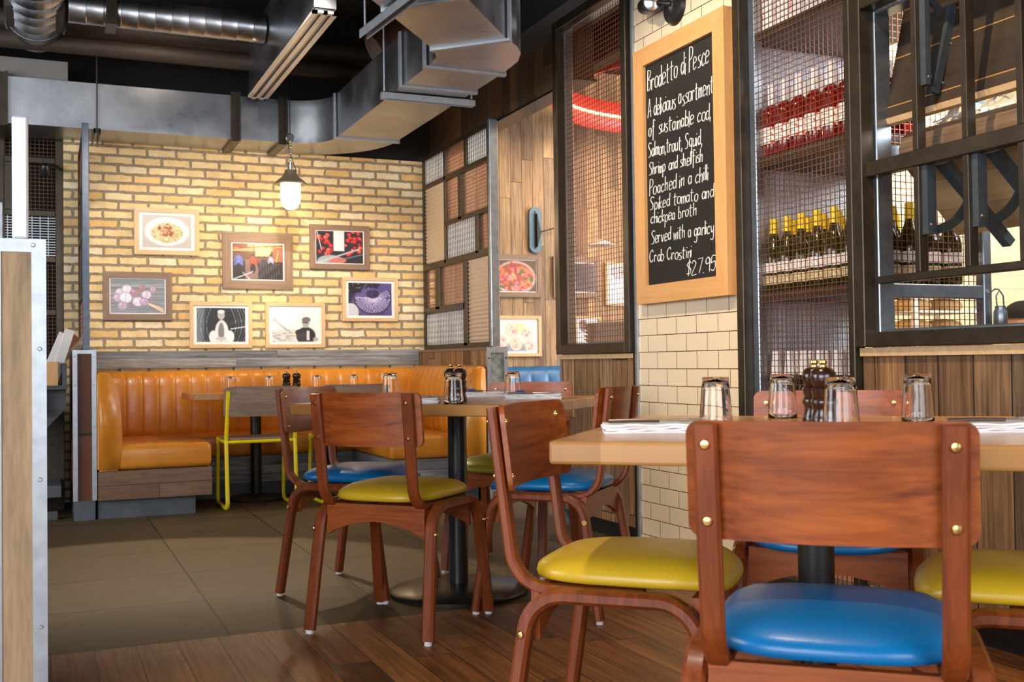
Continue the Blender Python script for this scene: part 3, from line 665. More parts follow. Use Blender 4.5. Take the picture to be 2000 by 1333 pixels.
# ================================================================== CHAIRS
def chair_proto(seat_mat, label, group):
    t = thing('bentwood_chair', label, 'chair', (0, 0, 0), 0, group)
    for s in (-1, 1):
        pts = fillet([(s*0.224, -0.232, 0.012), (s*0.2095, -0.168, 0.426), (s*0.2095, 0.168, 0.426), (s*0.224, 0.232, 0.012)], 0.085, 7)
        lf = obj('leg_frame', sweep(B(), pts, (1, 0, 0), 0.040, 0.030), 'chair_z', t, True)
        for yy in (-0.232, 0.232): obj('glide', lathe(B(), [(0.013, 0), (0.013, 0.014)], 10, (s*0.224, yy, 0)), 'white_plastic', lf)
        for yy in (-0.184, 0.184):
            q = B(); lathe(q, [(0.0, -0.003), (0.009, -0.003), (0.009, 0.0), (0.006, 0.004), (0.0, 0.005)], 12, (s*0.2325, yy, 0.345), 'X')
            obj('bolt', q, 'brass', lf, True)
    for s in (-1, 1):
        pts = fillet([(s*0.170, 0.06, 0.428), (s*0.170, -0.215, 0.428), (s*0.173, -0.261, 0.805)], 0.085, 8)
        obj('upright', sweep(B(), pts, (1, 0, 0), 0.037, 0.022), 'chair_z', t, True)
    # backrest: curved plywood in front of the uprights
    q = B(); nx, nz = 26, 8; W, z0, z1, rc = 0.206, 0.630, 0.809, 0.022
    def yb(x, z): return -0.2375 - (z-0.62)*0.118 + 0.012 + (x*x/(0.173*0.173)-1)*0.028
    fr, bk = [], []
    xs = [-W+rc*(1-math.cos(R(90*k/6))) for k in range(6)]; xs = xs+[-W+rc+(2*W-2*rc)*k/(nx-12) for k in range(nx-11)]+[-x for x in xs[::-1]]
    for x in xs:
        e = max(0, abs(x)-(W-rc)); ins = rc-math.sqrt(max(0, rc*rc-e*e))
        a, b = [], []
        for j in range(nz+1):
            z = (z0+ins)+(z1-z0-2*ins)*j/nz
            a.append(q.verts.new((x, yb(x, z)+0.0115, z))); b.append(q.verts.new((x, yb(x, z), z)))
        fr.append(a); bk.append(b)
    for g, in ((fr,), (bk,)):
        for i in range(nx):
            for j in range(nz): q.faces.new((g[i][j], g[i+1][j], g[i+1][j+1], g[i][j+1]))
    for i in range(nx):
        q.faces.new((fr[i][0], fr[i+1][0], bk[i+1][0], bk[i][0])); q.faces.new((fr[i][nz], fr[i+1][nz], bk[i+1][nz], bk[i][nz]))
    for i in (0, nx):
        for j in range(nz): q.faces.new((fr[i][j], fr[i][j+1], bk[i][j+1], bk[i][j]))
    br = obj('backrest', q, 'chair_x', t, True)
    for s in (-1, 1):
        for z in (0.660, 0.775):
            yu = -0.2375-(z-0.62)*0.118
            for d in (-1, 1):
                q = B(); y0 = yu-0.0135 if d < 0 else yu+0.0235
                lathe(q, [(0.0, 0.005*d), (0.006, 0.0042*d), (0.0085, 0.0), (0.0085, -0.004*d), (0.0, -0.004*d)], 12, (s*0.172, y0, z), 'Y')
                obj('bolt', q, 'brass', br, True)
    # aprons with arched lower edge
    for yy in (-0.176, 0.158):
        n = 14; poly = [(-0.186+0.372*k/n, 0.325+0.05*math.sin(math.pi*k/n)**0.8) for k in range(n+1)]+[(0.186, 0.432), (-0.186, 0.432)]
        obj('apron', prism(B(), poly, yy, yy+0.018, 1), 'chair_x', t)
    # cushion
    q = B(); seg = 44; prof = [(0.0, 0.505), (0.35, 0.504), (0.62, 0.499), (0.82, 0.491), (0.93, 0.480), (0.985, 0.468), (1.0, 0.456), (0.985, 0.447), (0.9, 0.442), (0.0, 0.442)]
    rings = []
    for r, z in prof:
        ring = []
        for k in range(seg):
            a = 2*math.pi*k/seg; ca, sa = math.cos(a), math.sin(a)
            ex = 2/3.6; x = 0.192*math.copysign(abs(ca)**ex, ca); y = 0.212*math.copysign(abs(sa)**ex, sa)
            x *= (1+0.06*sa); x *= max(r, 0.001); y *= max(r, 0.001); y += 0.012
            d = max(0, y-0.13)/0.1; zz = z-0.020*d*d-0.004*(1-(x/0.22)**2)*(z > 0.47)
            ring.append((x, y, zz))
        rings.append(ring)
    ring_loft(q, rings); obj('seat', q, seat_mat, t, 'all')
    return t
PX = {}
def chair(color, x, y, head, label, group):
    if color not in PX:
        PX[color] = chair_proto(M[color+'_vinyl'], label, group); c = PX[color]
        c.location = (x, y, 0); c.rotation_euler = (0, 0, -R(head))
    else: c = dup(PX[color], (x, y, 0), -R(head), label, group)
    return c
GM, GN = 'chairs around the middle table', 'chairs around the near table'
chair('yellow', 1.140, 3.569, 47, 'cherry wood chair with mustard seat, back to us, at the middle table', GM)
chair('blue', 1.170, 4.205, 135, 'cherry wood chair with blue seat, left behind the mustard one, at the middle table', GM)
chair('green', 1.90, 4.33, 226, 'cherry wood chair with olive seat on the far side of the middle table', GM)
chair('blue', 1.742, 3.565, 316, 'cherry wood chair with blue seat at right of the middle table, before the tiled pier', GM)
chair('yellow', 1.182, 2.034, 134, 'cherry wood chair with mustard seat turned sideways at left corner of the near table', GN)
chair('blue', 1.204, 1.418, 42, 'large foreground cherry wood chair with bright blue seat, back to us', GN)
chair('blue', 1.865, 2.215, 222, 'cherry wood chair with blue seat behind the near table, by wine shelves', GN)
chair('yellow', 1.785, 1.517, 314, 'chair with mustard seat cut off by the right edge, by the boarded wall', GN)

# ================================================================== TABLES
def table(x, y, head, label, sz=0.9, ztop=0.757, sy=None, cols=((0, 0),), baser=0.27):
    t = thing('pedestal_table', label, 'table', (x, y, 0), -R(head)); sy = sy or sz
    top = obj('tabletop', bx((-sz/2, -sy/2, ztop-0.042), (sz/2, sy/2, ztop), bevel=0.006, seg=2), 'butcher', t)
    for cx, cy in cols:
        obj('mounting_plate', lathe(B(), [(0.06, ztop-0.052), (0.06, ztop-0.043)], 20, (cx, cy, 0)), 'black_paint', t)
        obj('pole', tube(B(), [(cx, cy, 0.028), (cx, cy, ztop-0.05)], 0.037, 24), 'black_paint', t, True)
        obj('base_plate', lathe(B(), [(0.0, 0.0), (baser, 0.0), (baser, 0.012), (baser-0.01, 0.02), (baser*0.5, 0.032), (0.05, 0.042), (0.0, 0.042)], 48, (cx, cy, 0)), plain('base_plate_metal', L(58, 52, 46), 0.32, 0.7, var=0.2) if 'base_plate_metal' not in D.materials else D.materials['base_plate_metal'], t, True)
    return t
table(1.495, 3.945, 46, 'square butcher block table on black pole in the middle of the room', 0.93)
table(1.471, 1.787, 41, 'square butcher block table nearest to us on a black pole', 0.90)
table(1.48, 7.19, 0, 'long butcher block table in front of the orange booth', 1.24, 0.728, 0.62, ((-0.16, 0.13), (0.36, 0.13)), 0.2)

# ================================================================== YELLOW FRAME CHAIRS
def yellow_chair():
    t = thing('tube_frame_chair', '', 'chair')
    for s in (-1, 1):
        x = s*0.215
        pts = fillet([(x, 0.17, 0.44), (x, 0.21, 0.012), (x, -0.21, 0.012), (x*1.0, -0.165, 0.44), (x*0.98, -0.235, 0.745)], [0.05, 0.05, 0.05], 5)
        obj('sled_leg', tube(B(), pts, 0.0125, 10), 'yellow_paint', t, True)
        obj('glide', bx((x-0.012, -0.16, 0), (x+0.012, -0.13, 0.008)), 'black_paint', t)
    obj('seat_frame', tube(B(), fillet([(-0.215, -0.165, 0.425), (-0.215, 0.17, 0.425), (0.215, 0.17, 0.425), (0.215, -0.165, 0.425), (-0.215, -0.165, 0.425)], 0.03, 4), 0.0115, 8), 'yellow_paint', t, True)
    q = B(); rows = []
    for i in range(15):
        x = -0.20+0.40*i/14
        rows.append([(x, yy, 0.440-0.010*(1-(x/0.2)**2)*(1-((yy)/0.2)**2)+dz) for yy, dz in [(-0.17, 0), (-0.08, 0), (0.02, 0), (0.12, 0), (0.185, -0.004), (0.185, 0.008), (0.12, 0.012), (0.02, 0.012), (-0.08, 0.012), (-0.17, 0.012)]])
    ring_loft(q, rows); obj('seat', q, 'greywood_x', t, True)
    q = B(); rows = []
    for i in range(17):
        x = -0.235+0.47*i/16; b = 0.03*(1-(x/0.235)**2); ins = 0.012 if i in (0, 16) else 0
        rows.append([(x, -0.205-b-0.18*(z-0.60)+dy, z) for z, dy in ((0.585+ins, 0), (0.68, 0), (0.773-ins, 0), (0.773-ins, 0.011), (0.68, 0.011), (0.585+ins, 0.011))])
    ring_loft(q, rows); obj('backrest', q, 'greywood_x', t, True)
    return t
yc = yellow_chair(); yc.location = (1.262, 6.985, 0); tag(yc, 'grey oak chair on yellow tube frame, left one at the booth table', group='yellow framed chairs at the booth')
dup(yc, (1.87, 6.985, 0), None, 'grey oak chair on yellow tube frame, right one at the booth table')

# ================================================================== ORANGE BOOTH
bt = thing('booth_bench', 'u shaped orange leather booth bench with channelled back along the brick wall', 'bench', (1.4, 7.3, 0))
def bpart(name, bm, m, par=bt, **kw): return obj(name, loc_bm(bm, 1.4, 7.3, 0), m, par, **kw)
def backrest(o, d, n, Ln, w, th=0.10, z0=0.40, z1=0.872, plain_ends=0.0):
    """channel tufted back: o corner at wall, d along, n out of the wall"""
    o = Vector(o); d = Vector(d); n = Vector(n); bm = B(); rings = []
    k = int(round(Ln/w)); sub = 10; w = Ln/k
    for i in range(k*sub+1):
        u = Ln*i/(k*sub); f = abs(math.sin(math.pi*u/w))**0.3; bulge = 0.011*f
        prof = [(0.0, z0), (th*0.80+bulge, z0), (th+bulge, z0+0.08), (th*0.98+bulge, z0+0.2), (th*0.88+bulge, z1-0.12), (th*0.74+bulge, z1-0.05), (th*0.52+bulge*0.6, z1-0.012), (th*0.28, z1-0.002+0.005*f), (0.0, z1-0.006)]
        rings.append([o+d*u+n*a+Vector((0, 0, b-0.0)) for a, b in prof])
    return ring_loft(bm, rings)
bpart('backrest', backrest((0.30, YB-0.032, 0), (1, 0, 0), (0, -1, 0), 2.33, 0.107, 0.09), 'leather', smooth='all')
bpart('backrest', backrest((0.296, 6.80, 0), (0, 1, 0), (1, 0, 0), 0.93, 0.107, 0.11), 'leather', smooth='all')
bpart('backrest', backrest((2.638, 6.44, 0), (0, 1, 0), (-1, 0, 0), 1.30, 0.107, 0.13, z1=0.885), 'leather', smooth='all')
def end_panel(xs, y0, y1):
    pr = [(0, 0.285), (1, 0.285), (1.06, 0.40), (1.08, 0.5), (1.0, 0.68), (0.84, 0.80), (0.62, 0.862), (0.3, 0.877), (0, 0.872)]
    return prism(B(), [(xs[0]+(xs[1]-xs[0])*a, z) for a, z in pr], y0, y1, 1)
q = end_panel((0.296, 0.425), 6.775, 6.81); bmesh.ops.bevel(q, geom=q.edges[:], offset=0.012, segments=3, affect='EDGES'); bpart('end_panel', q, 'leather', smooth='all')
q = end_panel((2.638, 2.50), 6.40, 6.445); bmesh.ops.bevel(q, geom=q.edges[:], offset=0.012, segments=3, affect='EDGES'); bpart('end_panel', q, 'leather', smooth='all')
def cushion(a, b, bev=0.035):
    q = bx(a, b, bevel=bev, seg=4)
    return q
bpart('seat_cushion', cushion((0.40, 6.775, 0.286), (0.955, 7.46, 0.438)), 'leather', smooth='all')
bpart('seat_cushion', cushion((0.40, 7.42, 0.286), (2.54, 7.72, 0.436)), 'leather', smooth='all')
bpart('seat_cushion', cushion((2.02, 6.52, 0.286), (2.53, 7.44, 0.437)), 'leather', smooth='all')
bpart('piping', tube(B(), [(2.495, 6.415, 0.29), (2.488, 6.415, 0.5), (2.50, 6.415, 0.68), (2.523, 6.415, 0.80), (2.555, 6.415, 0.862), (2.60, 6.415, 0.877)], 0.004, 6), 'leather', smooth='all')
bpart('base_board', bx((0.30, 6.79, 0.11), (0.955, 6.81, 0.284)), 'booth_board')
q = B(); box(q, (0.935, 6.81, 0.11), (0.955, 7.45, 0.284)); bpart('base_board', q, 'weathered')
bpart('base_board', bx((0.955, 7.45, 0.10), (2.05, 7.47, 0.284)), 'weathered')
bpart('base_board', bx((2.03, 6.54, 0.10), (2.05, 7.45, 0.284)), 'weathered')
bpart('base_board', bx((2.03, 6.52, 0.10), (2.64, 6.54, 0.284)), 'weathered')
q = B(); box(q, (0.30, 6.82, 0), (0.86, 6.84, 0.11)); box(q, (0.84, 6.84, 0), (0.86, 7.49, 0.11)); box(q, (0.86, 7.49, 0), (2.09, 7.51, 0.11)); box(q, (2.09, 6.58, 0), (2.11, 7.51, 0.11)); box(q, (2.11, 6.58, 0), (2.64, 6.60, 0.11))
bpart('kick_board', q, 'kick')

# ================================================================== TABLEWARE
def tumbler(label):
    t = thing('glass_tumbler', label, 'glass')
    q = B(); seg = 40
    def ring(r, z, fl): return [((r+fl*(k % 2))*math.cos(2*math.pi*k/seg), (r+fl*(k % 2))*math.sin(2*math.pi*k/seg), z) for k in range(seg)]
    # upside down: rim on the table, thick base on top
    prof = [(0.0345, 0.0, 0), (0.0345, 0.012, 0.0), (0.0335, 0.016, 0.0014), (0.0285, 0.082, 0.0014), (0.0285, 0.088, 0.0008), (0.0275, 0.106, 0), (0.0, 0.107, 0), (0.0, 0.098, 0), (0.0255, 0.096, 0), (0.0265, 0.080, 0), (0.0315, 0.014, 0), (0.0325, 0.0, 0)]
    ring_loft(q, [ring(max(r, 1e-4), z, f) for r, z, f in prof], False)
    a = q.verts[:40]; q.verts.ensure_lookup_table()
    for k in range(40):
        j = (k+1) % 40; n = len(prof)-1
        q.faces.new((q.verts[k], q.verts[j], q.verts[n*40+j], q.verts[n*40+k]))
    obj('tumbler_body', q, 'glass', t, 'all'); return t
GT = None
def put_glass(x, y, z, label, group):
    global GT
    if GT is None: GT = tumbler(label); GT.location = (x, y, z); GT['group'] = group; return GT
    return dup(GT, (x, y, z), random.random(), label, group)
ZM = 0.757; ZK = 0.728
put_glass(1.310, 1.905, ZM, 'upturned clear tumbler by the left napkin on the near table', 'tumblers on the near table')
put_glass(1.640, 2.105, ZM, 'upturned clear tumbler left of the mills on the near table', 'tumblers on the near table')
put_glass(1.395, 1.615, ZM, 'upturned clear tumbler right of the mills, above the foreground chair back', 'tumblers on the near table')
put_glass(1.762, 1.792, ZM, 'upturned clear tumbler beside the right napkin on the near table', 'tumblers on the near table')
put_glass(1.323, 4.27, ZM, 'upturned tumbler at the left of the middle table', 'tumblers on the middle table')
put_glass(1.325, 3.525, ZM, 'upturned tumbler in front of the mills on the middle table', 'tumblers on the middle table')
put_glass(1.755, 3.985, ZM, 'upturned tumbler between the napkins at right of the middle table', 'tumblers on the middle table')
put_glass(1.114, 7.05, ZK, 'leftmost upturned tumbler on the booth table', 'tumblers on the booth table')
put_glass(1.342, 6.95, ZK, 'upturned tumbler just left of the mills on the booth table', 'tumblers on the booth table')
put_glass(1.660, 6.98, ZK, 'upturned tumbler just right of the mills on the booth table', 'tumblers on the booth table')
put_glass(1.915, 7.00, ZK, 'rightmost upturned tumbler on the booth table', 'tumblers on the booth table')
def mill(label):
    t = thing('pepper_mill', label, 'mill')
    obj('mill_body', lathe(B(), [(0.0, 0), (0.026, 0), (0.028, 0.008), (0.026, 0.016), (0.022, 0.030), (0.0235, 0.038), (0.027, 0.046), (0.0275, 0.052), (0.0225, 0.060), (0.0245, 0.068), (0.026, 0.074), (0.022, 0.081), (0.0, 0.082)], 24), 'mill', t, True)
    obj('mill_head', lathe(B(), [(0.0, 0.0815), (0.020, 0.0815), (0.024, 0.088), (0.0275, 0.100), (0.0265, 0.112), (0.019, 0.121), (0.009, 0.124), (0.0, 0.125)], 24), 'mill', t, True)
    obj('mill_knob', lathe(B(), [(0.0, 0.124), (0.007, 0.124), (0.006, 0.129), (0.009, 0.133), (0.008, 0.138), (0.0, 0.140)], 16), 'brass', t, True)
    return t
m0 = mill('dark wooden mill standing left of its twin on the near table'); m0.location = (1.552, 1.880, ZM); m0['group'] = 'pepper and salt mills'
dup(m0, (1.530, 1.825, ZM), 0.6, 'dark wooden mill, right one of the pair on the near table')
dup(m0, (1.415, 3.79, ZM), 0.3, 'dark wooden mill, left one of the pair on the middle table')
dup(m0, (1.425, 3.725, ZM), 0.9, 'dark wooden mill, right one of the pair on the middle table')
dup(m0, (1.462, 6.99, ZK), 0.2, 'dark wooden mill, left one of the pair on the booth table')
dup(m0, (1.524, 6.97, ZK), 0.5, 'dark wooden mill, right one of the pair on the booth table')
def napkin(label, x, y, z, rz, lx=0.22, ly=0.095):
    q = B(); hh = 0.0
    for k in range(4):
        n = 14; t0 = 0.0045; ring = []
        for i in range(n+1):
            u = -lx/2+lx*i/n+0.004*math.sin(k*2.1); wv = 0.0012*math.sin(i*1.3+k)+0.0008*k*0
            z0 = 0.0046*k+wv*(k > 0); w2 = ly/2-0.002*((k*37) % 3)+0.003*math.sin(i*0.7+k*1.7)
            ring.append([(u, -w2, z0), (u, w2, z0), (u, w2+0.001, z0+t0*0.5), (u, w2, z0+t0), (u, -w2, z0+t0), (u, -w2-0.002, z0+t0*0.5)])
        ring_loft(q, ring)
    o = obj('folded_napkin', q, 'cloth', None, True, (x, y, z)); o.rotation_euler = (0, 0, rz); tag(o, label, 'napkin', 'folded napkins'); return o
def fork(label, x, y, z, rz):
    q = B(); sweep(q, [(-0.095, 0, 0.003), (-0.05, 0, 0.005), (0.0, 0, 0.004), (0.035, 0, 0.004), (0.05, 0, 0.006)], (0, 1, 0), 0.008, 0.0025)
    sweep(q, [(0.045, 0, 0.006), (0.055, 0, 0.006), (0.062, 0, 0.005)], (0, 1, 0), 0.022, 0.002)
    for k in range(4): sweep(q, [(0.06, -0.009+0.006*k, 0.005), (0.08, -0.009+0.006*k, 0.004), (0.1, -0.009+0.006*k, 0.008)], (0, 1, 0), 0.0028, 0.002)
    o = obj('fork', q, 'cutlery', None, True, (x, y, z)); o.rotation_euler = (0, 0, rz); return tag(o, label, 'fork', 'forks on the napkins')
def knife(label, x, y, z, rz):
    t = thing('table_knife', label, 'knife', (x, y, z), rz, 'knives on the napkins')
    q = B(); sweep(q, [(-0.1, 0, 0.004), (-0.05, 0, 0.005), (0.0, 0, 0.0045)], (0, 1, 0), 0.013, 0.007); obj('handle', q, plain('dark_handle', L(60, 36, 24), 0.3), t, True)
    q = B(); sweep(q, [(0.0, 0, 0.0045), (0.06, 0, 0.004), (0.1, 0.002, 0.003), (0.118, 0.006, 0.003)], (0, 1, 0), 0.017, 0.0016); obj('blade', q, 'cutlery', t, True); return t
NT_ = 0.0195
def setting(x, y, z, rz, where, band=False):
    napkin('white napkin '+where, x, y, z, rz)
    c, s = math.cos(rz), math.sin(rz)
    fork('steel fork on napkin '+where, x-0.018*-s*-1, y+0.018*c, z+NT_, rz+0.05)
    knife('dark handled knife on napkin '+where, x+0.018*s, y-0.018*c, z+NT_, rz-0.06)
    if band:
        o = obj('paper_band', bx((-0.014, -0.05, 0), (0.014, 0.05, 0.004)), 'blue_cloth', None, False, (x-0.05*c, y-0.05*s, z+NT_+0.009)); o.rotation_euler = (0, 0, rz)
        tag(o, 'blue paper band on napkin '+where, 'band')
setting(1.125, 1.835, ZM, R(-26), 'at the left corner of the near table')
setting(1.655, 1.475, ZM, R(-28), 'at the right side of the near table')
setting(1.715, 4.205, ZM, R(-26), 'at the far side of the middle table', True)
setting(1.760, 3.80, ZM, R(-26), 'at the right side of the middle table', True)
setting(1.225, 4.13, ZM, R(-30), 'at the left side of the middle table')
setting(1.225, 3.72, ZM, R(-26), 'at the front edge of the middle table')

# ================================================================== FRAMED PRINTS
PW, PH = 84, 60
yy_, xx_ = np.mgrid[0:PH, 0:PW]; UX = (xx_+0.5)/PW; UY = (yy_+0.5)/PH
rng = np.random.RandomState(3)
def canvas(c): return np.ones((PH, PW, 3))*np.array(c, float)
def el(im, cx, cy, rx, ry, c, ang=0, soft=0.12, mask=None):
    a = R(ang); dx = (UX-cx)*1.35; dy = UY-cy; x = dx*math.cos(a)+dy*math.sin(a); y = -dx*math.sin(a)+dy*math.cos(a)
    d = np.sqrt((x/(rx*1.35))**2+(y/ry)**2); m = np.clip((1-d)/soft, 0, 1)
    if mask is not None: m = m*mask
    im[:] = im*(1-m[..., None])+np.array(c, float)*m[..., None]; return m
def rc(im, x0, y0, x1, y1, c):
    m = (UX >= x0)*(UX <= x1)*(UY >= y0)*(UY <= y1); im[m] = c
def ln_(im, p, q, w, c):
    p = np.array(p); q = np.array(q); d = q-p; t = np.clip(((UX-p[0])*d[0]+(UY-p[1])*d[1])/(d@d), 0, 1)
    dist = np.sqrt(((UX-p[0]-t*d[0])*1.35)**2+(UY-p[1]-t*d[1])**2); m = np.clip((w-dist)/(w*0.5), 0, 1)[..., None]; im[:] = im*(1-m)+np.array(c, float)*m
def grain_(im, s): im += rng.randn(PH, PW, 1)*s
def ball(im, x, y, r, c, hi=(255, 255, 255)):
    c = np.array(c, float); el(im, x, y, r, r*1.35, c*0.6); el(im, x, y, r*0.86, r*1.16, c); el(im, x-r*0.25, y-r*0.4, r*0.45, r*0.55, c*0.65+np.array(hi)*0.35, soft=0.6)
def p_risotto():
    im = canvas((186, 178, 170)); el(im, .5, .5, .48, .46, (214, 208, 202)); el(im, .5, .5, .46, .44, (238, 235, 230)); el(im, .5, .53, .36, .34, (222, 214, 200)); m = el(im, .5, .54, .34, .31, (206, 186, 136))
    for k in range(260):
        a = rng.rand()*6.28; r = math.sqrt(rng.rand()); el(im, .5+.32*r*math.cos(a), .54+.29*r*math.sin(a), .018, .018, [(236, 222, 178), (188, 160, 104), (228, 206, 150), (150, 118, 66)][k % 4], rng.rand()*180, 0.5)
    for k in range(22): el(im, .5+(rng.rand()-.5)*.34, .45+(rng.rand()-.5)*.34, .05, .035, [(186, 98, 44), (150, 70, 30), (90, 56, 34), (206, 130, 70)][k % 4], rng.rand()*180, 0.3)
    return im
def p_garlic():
    im = canvas((70, 66, 66))
    for k in range(60): y = rng.rand(); ln_(im, (0, y), (1, y+rng.randn()*.06), .008+.008*rng.rand(), [(100, 96, 96), (40, 38, 40), (128, 122, 120)][k % 3])
    for x, y, r, c in [(.18, .4, .1, (196, 168, 190)), (.3, .3, .1, (214, 196, 212)), (.13, .55, .09, (176, 140, 172)), (.28, .55, .13, (224, 210, 222)), (.22, .78, .1, (170, 130, 160)), (.45, .4, .1, (140, 66, 84)), (.58, .28, .07, (150, 48, 40)), (.5, .66, .11, (216, 190, 210)), (.66, .46, .1, (206, 180, 204)), (.62, .66, .09, (168, 120, 160)), (.78, .3, .06, (190, 130, 150))]:
        ball(im, x, y, r, c)
        for q in (-1, 0, 1): ln_(im, (x+q*r*.5, y+r), (x, y-r), .006, tuple(np.array(c)*.72))
    for q in range(5): ln_(im, (.7, .7+q*.01), (.97, .86+q*.025), .012, [(214, 176, 120), (230, 200, 150), (180, 130, 84)][q % 3])
    return im
def p_kitchen():
    im = canvas((96, 60, 42)); rc(im, 0, 0, 1, .22, (206, 140, 92)); rc(im, 0, 0, .3, .12, (120, 62, 34)); rc(im, .45, .08, .75, .35, (226, 190, 130)); rc(im, .8, .1, 1, .5, (150, 90, 70)); rc(im, 0, .5, 1, 1, (40, 32, 34)); rc(im, .25, .45, .5, 1, (120, 92, 84)); ln_(im, (0, .15), (1, .05), .015, (60, 34, 20)); ln_(im, (.42, .02), (.42, .5), .015, (70, 40, 26))
    for x, y, c, h in [(.12, .48, (96, 112, 184), .30), (.40, .5, (168, 66, 42), .24), (.52, .5, (120, 58, 50), .16), (.62, .5, (44, 46, 74), .17), (.75, .46, (160, 160, 196), .2)]:
        el(im, x, y, h*.30, h*.52, c); el(im, x-h*.2, y+h*.1, h*.09, h*.42, tuple(k*.8 for k in c), 12); el(im, x+h*.2, y+h*.1, h*.09, h*.42, tuple(k*.9 for k in c), -12); el(im, x, y+h*.8, h*.24, h*.6, (30, 26, 30)); el(im, x, y-h*.66, .026, .048, (126, 80, 60)); el(im, x, y-h*.76, .027, .03, (40, 26, 22))
    ln_(im, (.0, 1), (.4, .78), .012, (220, 220, 224)); ln_(im, (.2, .8), (.35, 1), .012, (210, 210, 214)); ln_(im, (.9, .2), (.86, .5), .01, (220, 220, 60))
    for k in range(9): ln_(im, (.5+.05*k, .55), (.52+.05*k, 1), .006, (84, 84, 96))
    return im
def p_cherries():
    im = canvas((36, 40, 48))
    for k in range(44):
        s = k % 2; x = (.03+.32*rng.rand()) if s else (.62+.33*rng.rand()); ball(im, x, rng.rand()*.72, .035+.02*rng.rand(), [(206, 40, 40), (170, 24, 30), (222, 84, 74)][k % 3])
    rc(im, .37, 0, .60, .62, (214, 218, 224)); el(im, .3, .95, .3, .22, (150, 160, 170)); el(im, .45, .9, .2, .1, (206, 110, 100)); ln_(im, (0, 1), (.9, .55), .03, (176, 184, 192)); ln_(im, (.1, 1.05), (1, .7), .02, (110, 120, 130)); ln_(im, (.02, 0), (.12, .6), .012, (220, 224, 230))  # upright pale band is a window reflection painted into the print
    return im
def p_chef():
    im = canvas((26, 26, 28))
    for k in range(7):
        for s in (-1, 1):
            pts = [(.5+s*(.2+.06*k+.10*math.sin(j/6*3.1)), j/6) for j in range(7)]
            for a, b in zip(pts, pts[1:]): ln_(im, a, b, .008+.004*(k % 2), [(150, 150, 154), (84, 84, 88)][k % 2])
    ln_(im, (.7, .62), (1, .55), .02, (200, 200, 204)); el(im, .51, .74, .15, .40, (226, 226, 226)); el(im, .51, .45, .06, .1, (214, 214, 214)); el(im, .5, .70, .065, .28, (120, 120, 122)); el(im, .34, .85, .09, .2, (236, 236, 236)); el(im, .68, .85, .09, .2, (236, 236, 236)); el(im, .5, .22, .075, .14, (176, 174, 172)); el(im, .5, .12, .08, .06, (214, 214, 214)); el(im, .5, .9, .12, .05, (196, 194, 190)); rc(im, .47, .2, .49, .22, (60, 60, 60)); rc(im, .52, .2, .54, .22, (60, 60, 60))
    return im
def p_man():
    im = canvas((236, 234, 232)); rc(im, 0, .62, .5, 1, (212, 210, 208))
    for k in range(30): el(im, rng.rand()*.45, .7+.3*rng.rand(), .05, .02, [(160, 160, 160), (190, 190, 190)][k % 2])
    el(im, .72, .82, .22, .28, (40, 40, 42)); el(im, .62, .75, .14, .12, (46, 46, 48), 20); ln_(im, (.42, .74), (.2, .52), .04, (176, 172, 168)); ln_(im, (.2, .52), (.08, .36), .035, (186, 182, 178)); el(im, .06, .34, .05, .06, (190, 186, 182)); ln_(im, (.05, .33), (.0, .28), .012, (190, 186, 182)); el(im, .72, .44, .085, .15, (168, 164, 160)); el(im, .73, .34, .1, .09, (108, 106, 104)); ln_(im, (.65, .42), (.75, .43), .02, (40, 40, 40)); rc(im, .74, .66, .8, .95, (214, 212, 210)); el(im, .93, .92, .06, .06, (176, 172, 168))
    return im
def p_fossil():
    im = canvas((44, 36, 66)); el(im, .9, .5, .3, .6, (84, 70, 130)); el(im, .5, .62, .46, .5, (70, 60, 104)); el(im, .5, .58, .42, .44, (96, 84, 140))
    for k in range(46):
        a = R(-10+k*220/46-20); ln_(im, (.56, .46), (.56+.42*math.cos(a), .46+.5*math.sin(a)), .007, [(226, 220, 236), (150, 140, 190)][k % 2])
    for k in range(46):
        a = R(-10+k*220/46-20); el(im, .56+.42*math.cos(a), .46+.48*math.sin(a), .018, .025, (40, 34, 50))
    el(im, .56, .34, .16, .14, (54, 44, 84)); rc(im, 0, .0, .3, .3, (30, 26, 44)); el(im, .05, .9, .2, .3, (200, 204, 214))
    for k in range(12): el(im, rng.rand()*.5, rng.rand()*.25, .01, .012, (190, 180, 120))
    return im
def p_stew():
    im = canvas((96, 68, 52)); el(im, .5, .56, .50, .56, (214, 204, 214)); el(im, .5, .55, .46, .50, (150, 84, 60))
    for k in range(120):
        a = rng.rand()*6.28; r = math.sqrt(rng.rand()); el(im, .5+.42*r*math.cos(a), .56+.44*r*math.sin(a), .04+.07*rng.rand(), .035+.03*rng.rand(), [(222, 110, 104), (200, 70, 84), (236, 158, 110), (84, 110, 52), (232, 130, 150), (214, 120, 60), (168, 60, 70)][k % 7], rng.rand()*180, .35)
    return im
def p_roses():
    im = canvas((240, 236, 226)); el(im, .5, .9, .6, .25, (150, 156, 176), soft=.6); el(im, .6, .25, .16, .2, (244, 236, 170))
    for x, y, r in [(.42, .3, .17), (.78, .42, .15), (.16, .7, .16), (.52, .76, .16), (.86, .82, .14)]:
        el(im, x, y, r, r*1.45, (240, 196, 170)); el(im, x, y, r*.9, r*1.3, (248, 214, 196))
        for q in range(16): el(im, x+(rng.rand()-.5)*r*1.0, y+(rng.rand()-.5)*r*1.4, r*.42*(1-q*.04), r*.42*(1-q*.04), [(242, 176, 176), (250, 214, 200), (232, 130, 150), (250, 226, 206)][q % 4], rng.rand()*180, .6)
    return im
def p_pale():
    im = canvas((226, 226, 232)); el(im, .25, .15, .2, .2, (120, 90, 84)); el(im, .6, .6, .4, .3, (240, 240, 244)); return im
